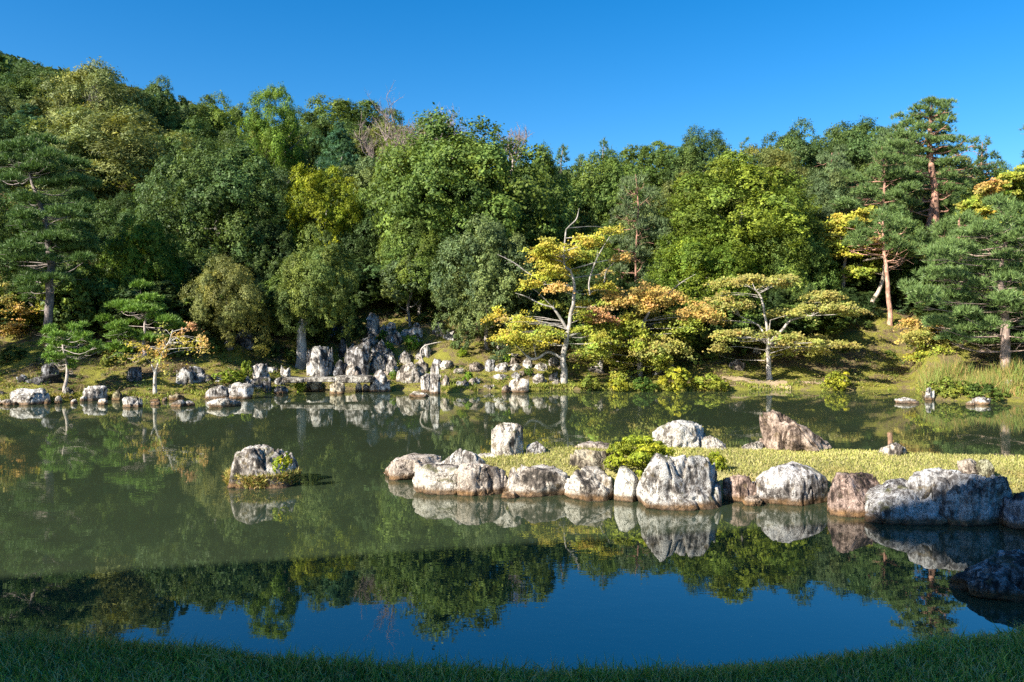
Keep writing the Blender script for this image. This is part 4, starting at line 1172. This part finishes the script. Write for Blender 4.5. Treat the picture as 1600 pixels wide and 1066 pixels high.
pad_tree('maple_tree', 'lemon yellow maple at right under the pines', [zt(1270, 310, .1876, [(250, 900, .09), (255, 620, .08), (270, 480, .06), (285, 330, .04), (310, 230, .02)])], 34.0,
    zp(1270, 310, .1876, [(200, 230, 220, 110, YE), (330, 200, 200, 100, YE), (430, 130, 180, 90, YE), (180, 370, 180, 80, YL), (270, 430, 200, 90, YE), (430, 420, 160, 40, YE), (330, 600, 150, 60, YL), (260, 650, 120, 50, YL), (480, 540, 180, 60, YL), (120, 300, 140, 80, YE), (380, 300, 180, 80, YL)]), 'maple', (.5, .4, .34), 305, companions=1, branch_r=.025, dens=900, L=.11, thick=1.3)
pad_tree('maple_tree', 'gnarled brown maple with one flat gold tier on the right bank', [zt(1270, 310, .1876, [(480, 1000, .12), (500, 860, .10), (550, 770, .08), (590, 640, .07), (605, 500, .05), (640, 450, .03)]), zt(1270, 310, .1876, [(605, 490, .05), (520, 500, .05), (420, 520, .03)])], 33.4,
    zp(1270, 310, .1876, [(720, 430, 300, 60, OL2), (650, 340, 220, 40, OR), (800, 450, 160, 45, OL2), (480, 350, 200, 30, OL2), (430, 600, 160, 50, YL)]), 'maple', (.75, .60, .48), 306, companions=1, branch_r=.022, dens=900, L=.11, thick=1.3)
pad_tree('maple_tree', 'small orange gold maple bush above the reeds', [[(1470, 568, .05), (1468, 545, .04), (1465, 520, .02)]], 28.4,
    [(1440, 515, 45, 16, OR), (1470, 505, 50, 18, OR), (1490, 520, 36, 20, YE), (1480, 535, 50, 20, YE), (1450, 530, 50, 18, OL2), (1430, 525, 40, 16, OL2), (1465, 550, 60, 18, YL), (1485, 560, 50, 18, YL)], 'maple', (.45, .38, .33), 307, companions=1, branch_r=.012, dens=900, thick=1.3)
pad_tree('maple_tree', 'orange maple half hidden at the far left edge', [[(20, 545, .06), (18, 510, .05), (15, 470, .03)]], 27.9,
    [(10, 465, 40, 16, OL2), (25, 480, 36, 14, OR), (0, 500, 40, 16, YL), (35, 500, 50, 14, YL), (60, 485, 30, 14, YE), (15, 515, 46, 14, OR), (-25, 480, 60, 22, OL2)], 'maple', (.4, .34, .3), 308, companions=1, branch_r=.012, dens=900, thick=1.3)
pad_tree('maple_tree', 'yellow and rust maple on the slope at far right', [[(1530, 420, .08), (1535, 370, .06), (1545, 320, .03)]], 36,
    [(1545, 290, 40, 12, OR), (1560, 310, 60, 20, YL), (1530, 318, 60, 20, YL), (1550, 335, 70, 20, YE), (1525, 350, 60, 18, YL), (1585, 300, 50, 20, YL), (1590, 275, 50, 18, YL)], 'maple', (.45, .38, .33), 309, companions=1, branch_r=.02, dens=800, L=.12, thick=1.3)

# bare twiggy trees on the skyline
def bare_tree(label, px, base, top, w, D, seed, n=70, col=(.42, .33, .29), spread=1.0):
    rng = np.random.default_rng(seed)
    b = W(px, base, D)
    e = empty('bare_tree', tuple(b), label, 'tree')
    H = (base-top)/F*D; Wd = w/F*D/2
    g = Geo()
    def limb(a, d, L, r, lev):
        pts = [a]; dd = d
        for k in range(4):
            dd = unit(dd+rng.normal(0, .16, 3)+np.array([0, 0, .08])); pts.append(pts[-1]+dd*L/4)
        g.add(*tube(np.array(pts), np.linspace(r, r*.4, 5), 4 if lev else 6))
        if lev < 3:
            for k in range(5 if lev else n//8):
                i = rng.integers(1, 5)
                nd = unit(dd+rng.normal(0, .55, 3)+np.array([0, 0, .2]))
                limb(pts[i], nd, L*rng.uniform(.4, .62), r*.45, lev+1)
    for k in range(5):
        limb(np.array([rng.normal(0, .1), rng.normal(0, .1), -.6]), unit(np.array([rng.uniform(-1, 1)*Wd/H*spread, rng.normal(0, .3), 1])), H*rng.uniform(.55, .7), .07, 0)
    link('trunk', g.build('trunk', BARK, True), e, color=col)
bare_tree('leafless pinkish twiggy tree on the skyline left of the central dome', 655, 275, 148, 190, 44, 401, 64, spread=1.7)
bare_tree('leafless rosy brush left of the twiggy skyline tree', 610, 270, 175, 120, 43.5, 405, 60, spread=1.6)
bare_tree('leafless pinkish tree leaning right on the skyline by the central dome', 690, 250, 160, 90, 43, 402, 50)
bare_tree('small leafless tree on the skyline over the right of the central dome', 800, 255, 178, 55, 42, 403, 40)
bare_tree('grey leafless brush on the left skyline', 148, 185, 100, 60, 51.5, 404, 40, (.5, .47, .42))

# dead branch propped on a stone above the falls
P = np.array([[*W(661, 566, 28.7), .035], [*W(657, 550, 28.7), .03], [*W(663, 541, 28.7), .022], [*W(675, 537, 28.6), .017], [*W(690, 534, 28.5), .008]])
s = smooth_path(P, 4)
g = Geo(); b0 = P[0, :3].copy(); g.add(*tube(s[:, :3]-b0, s[:, 3], 6))
tag(link('dead_branch', g.build('dead_branch', BARK, True), loc=tuple(b0), color=(.6, .54, .47)), 'pale bent dead branch standing above the domed boulder', 'branch')

# ------------------------------------------------------------------ shrubs, tufts, reeds
def shrub(x0, x1, yt, yb, label, col, D=None, v=0, name='shrub', group=None):
    if D is None: D = hit((x0+x1)/2, yb)
    w = (x1-x0)/F*D; h = (yb-yt)/F*D
    p = W((x0+x1)/2, yb, D+w*.3)
    o = link(name, SHRUB[v % 2], loc=(p[0], D+w*.3, CAMZ-(yb-HY)/F*D-.05), scale=(w, w*.9, (h+.08)/.7), rz=x0*.7, color=col)
    return tag(o, label, 'shrub', group)
SG = (.13, .235, .025); SY = (.24, .27, .03)
for i, (x0, x1, yt, yb, lb, c) in enumerate([
 (586, 612, 517, 538, 'dark green clipped bush right of the white standing stone', (.07, .14, .025)),
 (597, 616, 534, 555, 'small round bright green bush below the dark clipped one', SG),
 (628, 661, 525, 551, 'large clipped green azalea mound above the dead branch', (.10, .20, .025)),
 (608, 623, 579, 594, 'green tuft bush between the cone rock and domed boulder', SG),
 (701, 716, 534, 547, 'little grey green bush below the white rock pair', (.13, .2, .06)),
 (714, 730, 546, 559, 'bright lime bush on the dry slope', (.19, .29, .02)),
 (721, 741, 583, 600, 'green fern bush left of the lower stone row', SG),
 (698, 722, 596, 611, 'green waterside bush right of the tall pillar', (.09, .17, .025)),
 (458, 479, 597, 613, 'bright green fern hanging under the slab bridge', (.18, .28, .03)),
 (497, 509, 597, 611, 'mossy green tuft on the bridge pier', (.16, .22, .03)),
 (780, 806, 555, 568, 'green plant between the pale flat stones', SG),
 (818, 834, 574, 590, 'green plant below the white upright stone', (.10, .19, .03)),
 (1026, 1085, 577, 613, 'lime green waterside bush, left one of a pair under the orange maple', SY),
 (1075, 1145, 586, 612, 'lime green waterside bush spreading right to the dry bank', (.22, .27, .04)),
 (1288, 1332, 583, 612, 'yellow green bush at the water on the right lawn', SY),
 (1380, 1400, 548, 558, 'dark tuft on the sunny moss slope', (.10, .15, .03)),
 (156, 172, 556, 575, 'pale green seedling bush on the left slope', (.2, .26, .06)),
 (168, 186, 596, 612, 'spiky green tuft above the mossy brown stone', SG),
 (196, 214, 611, 622, 'lime tuft on top of the pale cube stone', SY),
 (950, 985, 590, 613, 'yellow green low bush under the orange maple foot', SY),
 (985, 1030, 592, 613, 'dark green low bush in shade by the water', (.07, .13, .025)),
 (900, 940, 588, 612, 'grassy green bush right of the yellow maple foot', (.17, .22, .04)),
 (1505, 1575, 603, 628, 'leafy green bush filling the right of the reed bank', (.085, .135, .03)),
 (1450, 1515, 592, 626, 'mixed green bush at the foot of the reeds', (.17, .22, .04)),
 (1590, 1650, 590, 628, 'green bush at the right edge below the pine', (.14, .2, .04)),
 (330, 390, 580, 602, 'low green cushion on the slope above the ledge', (.17, .24, .03)),
 (-5, 45, 545, 572, 'dark shrub on the far left slope under the tall pine', (.05, .09, .025)),
 (130, 175, 535, 562, 'dark green shrub behind the young pine', (.06, .11, .028)),
 (165, 215, 548, 572, 'green shrub left of the orange maple', (.09, .16, .03)),
 (255, 310, 538, 566, 'dark shrub right behind the orange maple', (.06, .11, .028)),
 (305, 352, 530, 556, 'mid green shrub under the pale yellowish bushy tree', (.09, .145, .035)),
 (395, 450, 535, 562, 'dark shrub left of the pale leaning trunk', (.05, .09, .025)),
 (440, 470, 548, 572, 'small mossy shrub at the foot of the pale leaning trunk', (.12, .15, .03)),
 (488, 540, 512, 545, 'dark fern bush over the big pale block', (.05, .085, .024)),
 (535, 580, 500, 535, 'dark fern bush beside the white standing stone', (.045, .08, .024)),
 (640, 690, 488, 508, 'low dark bush at the top of the dry rock slope', (.06, .10, .026)),
 (375, 400, 566, 590, 'bright cushion of plants left of the pale pointed rock', (.17, .24, .03)),
]):
    shrub(x0, x1, yt, yb, lb, c, None, i)

# juniper mound on the island: its own dense foliage
jm = crown_mesh('foliage', 71, .55, .42, 40, 18, 18, .034, low=-.1, lobe=(.16, .28), aspect=.4, mat=LEAF)
for (x0, x1, yt, yb, D, lb) in [(948, 1066, 682, 738, 10.95, 'spreading lime green juniper mound behind the biggest boulder'), (1108, 1146, 706, 742, 10.75, 'small juniper sprig showing right of the biggest boulder')]:
    w = (x1-x0)/F*D; p = W((x0+x1)/2, yb, D)
    tag(link('juniper', jm, loc=(p[0], D+.3, .24), scale=(w/1.1*1.05, w*.85, (CAMZ-(yt-HY)/F*(D+.3)-.24)/.42), color=(.235, .29, .03)), lb, 'shrub')
# plants on the water rock
sm = crown_mesh('foliage', 73, .2, .3, 14, 10, 9, .036, low=-.4, lobe=(.25, .45), aspect=.5, yellow=.5)
p = W(437, 736, 11.2)
tag(link('rock_bush', sm, loc=(p[0], 11.32, p[2]-.02), scale=(.72, .6, .85), color=(.20, .27, .025)), 'small bright bush growing on the side of the lone water rock', 'shrub')
def tuft(name, label, pts, hmin, hmax, w, cols, seed, lean=.5, kind=None):
    o = grass_sheet(name, label, pts, hmin, hmax, w, cols, seed, lean)
    return o
rng = np.random.default_rng(81)
n = 4200
th = rng.uniform(2.2, 6.6, n)
bp = W(413, 755, 11.75)
rx = .50
pts = np.stack([bp[0]+rx*np.cos(th)*rng.uniform(.9, 1.05, n), 11.72+.42*np.sin(th)*rng.uniform(.9, 1.05, n), rng.uniform(.0, .16, n)], -1)
tuft('rock_grass', 'dry grass and moss skirt round the foot of the lone water rock', pts, .04, .13, .013, [(.36, .31, .09), (.26, .24, .06), (.2, .22, .05), (.34, .22, .08)], 82, .9)

# reeds
rng = np.random.default_rng(91)
n = 5200
px = rng.uniform(1436, 1600, n)
Dd = np.interp(px, SH_PX, SH_D)+rng.uniform(.45, 2.4, n)
x = (px-CX)/F*Dd
hgt = np.interp(px, [1436, 1470, 1500, 1560, 1600], [.7, 1.15, 1.2, .9, .6])
g_pts = np.stack([x, Dd, hill(x, Dd)-.02], -1)
rc = [(.20, .25, .05), (.28, .27, .07), (.15, .22, .05), (.40, .27, .10)]
Dv = unit(np.stack([rng.normal(0, .32, n), rng.normal(0, .3, n), np.ones(n)], -1))
V, T = blades(g_pts, Dv, hgt*rng.uniform(.25, .9, n)*(.72+.45*vnoise(g_pts*1.4)), .022, rng)
g = Geo(); g.V.append(V); g.n = len(V); g.T.append(T); g.ct.append(np.array(rc)[rng.integers(0, 4, n)])
tag(link('reeds', g.build('reeds', GRASS)), 'tall yellow green reeds and grasses on the right point', 'reeds', kind='stuff')

# low growth on the far bank
rng = np.random.default_rng(93)
n = 95000
px = rng.uniform(-120, 1700, n)
t = rng.power(1.0, n)*7.5-.05
Dd = np.interp(px, SH_PX, SH_D)+t
x = (px-CX)/F*Dd
zz = hill(x, Dd)
m = (zz > .02) & (vnoise(np.stack([x*.9, Dd*.9, 0*x], -1)) > -.05) & ~((px > 1128) & (px < 1330) & (t < 1.4) & (rng.random(n) < .75))
pts = np.stack([x, Dd, zz-.01], -1)[m]
grass_sheet('ground_cover', 'moss, short grass and small plants on the far bank', pts, .025, .085, .022, [(.25, .255, .035), (.30, .285, .04), (.20, .22, .035), (.33, .26, .11), (.28, .265, .045)], 94, .8)
rng = np.random.default_rng(96)
k = 1900
px = rng.uniform(-150, 1450, k)
t = rng.uniform(.1, 7.0, k)
Dd = np.interp(px, SH_PX, SH_D)+t
x = (px-CX)/F*Dd
msk = vnoise(np.stack([x*.8, Dd*.8, 0*x+7], -1))
ok = (msk > -.05) | (px < 480)
px, Dd, x = px[ok], Dd[ok], x[ok]
k = len(x); per = 26
zz = hill(x, Dd)
c0 = np.stack([x, Dd, zz], -1)
idx = np.repeat(np.arange(k), per)
rad = rng.uniform(.06, .20, k)[idx]
off = rng.normal(0, 1, (len(idx), 3)); off[:, 2] = np.abs(off[:, 2])*.8
P = c0[idx]+off*rad[:, None]*.6
cols = np.array([(.10, .15, .03), (.15, .19, .035), (.20, .21, .05), (.075, .12, .03), (.24, .18, .09)])[rng.integers(0, 5, k)]
V, Q = leaves(P, unit(off+np.array([0, 0, .8])), rng.uniform(.04, .09, len(idx)), rng, .55, .5)
tag(link('low_plants', mesh('low_plants', V, Q, col=cols[idx], mat=LEAF)), 'small leafy plants and ferns dotted over the far bank', 'plants', kind='stuff')
rng = np.random.default_rng(93)
# a lush fringe along the far water line
n = 22000
px = np.where(rng.random(n) < .75, rng.uniform(690, 1440, n), rng.uniform(-60, 480, n))
Dd = np.interp(px, SH_PX, SH_D)+rng.uniform(-.15, .45, n)
x = (px-CX)/F*Dd
zz = hill(x, Dd)
m = (zz > -.08) & (vnoise(np.stack([x*1.3, Dd*1.3, 0*x+3], -1)) > -.15)
pts = np.stack([x, Dd, np.maximum(zz, 0)-.01], -1)[m]
grass_sheet('shore_grass', 'fringe of bright grass along the far waterline', pts, .05, .16, .022, [(.24, .27, .04), (.20, .25, .04), (.28, .26, .06)], 95, .6)

# ------------------------------------------------------------------ unseen stand-in hall, added and placed to throw shade on the near bank
PLASTER = plain_material('plaster', (.72, .69, .62)); TIMBER = plain_material('dark_timber', (.10, .065, .04)); TILE = plain_material('grey_tile', (.13, .135, .145)); STONE = plain_material('cut_stone', (.38, .36, .33))
O = np.array([-2.0, 2.78]); u = unit(np.array([-23.0, -5.4])); v_ = np.array([-u[1], u[0]]); v_ = v_ if v_[1] < 0 else -v_
def hp(s, d, z): return np.array([O[0]+u[0]*s+v_[0]*d, O[1]+u[1]*s+v_[1]*d, z])
LS, LD = 27.0, 16.0
hall = empty('stand_in_hall', tuple(hp(LS/2, LD/2, .6)), 'unseen stand-in hall added behind the near lawn to shade it', 'building')
h0 = np.array(hall.location)
def hbox(name, s0, s1, d0, d1, z0, z1, mat):
    V = np.array([hp(s, d, z) for z in (z0, z1) for (s, d) in ((s0, d0), (s1, d0), (s1, d1), (s0, d1))])-h0
    Q = [(0, 1, 2, 3), (4, 5, 6, 7), (0, 1, 5, 4), (1, 2, 6, 5), (2, 3, 7, 6), (3, 0, 4, 7)]
    return link(name, mesh(name, V, Q, mat=mat), hall)
hbox('podium', 1.2, LS-1.2, 1.4, LD-1.2, .3, 1.1, STONE)
hbox('wall', 2.6, LS-2.6, 2.8, LD-2.6, 1.1, 7.7, PLASTER)
for k in range(8):
    s = 2.4+k*(LS-5.2)/7
    hbox('post', s, s+.38, 2.55, 2.93, 1.1, 7.72, TIMBER)
for k in range(7):
    s = 2.4+k*(LS-5.2)/7+.9
    hbox('screen', s, s+1.7, 2.7, 2.79, 1.2, 4.2, TIMBER)
hbox('beam', 2.2, LS-2.2, 2.5, 2.98, 7.1, 7.6, TIMBER)
V = np.array([hp(0, 0, 8), hp(LS, 0, 8), hp(LS, LD, 8), hp(0, LD, 8), hp(6.5, LD/2, 13), hp(LS-6.5, LD/2, 13),
              hp(.15, .15, 7.7), hp(LS-.15, .15, 7.7), hp(LS-.15, LD-.15, 7.7), hp(.15, LD-.15, 7.7)])-h0
link('roof', mesh('roof', V, [(0, 1, 5, 4), (2, 3, 4, 5), (0, 6, 7, 1), (1, 7, 8, 2), (2, 8, 9, 3), (3, 9, 6, 0), (6, 9, 8, 7)], [(1, 2, 5), (3, 0, 4)], mat=TILE), hall)
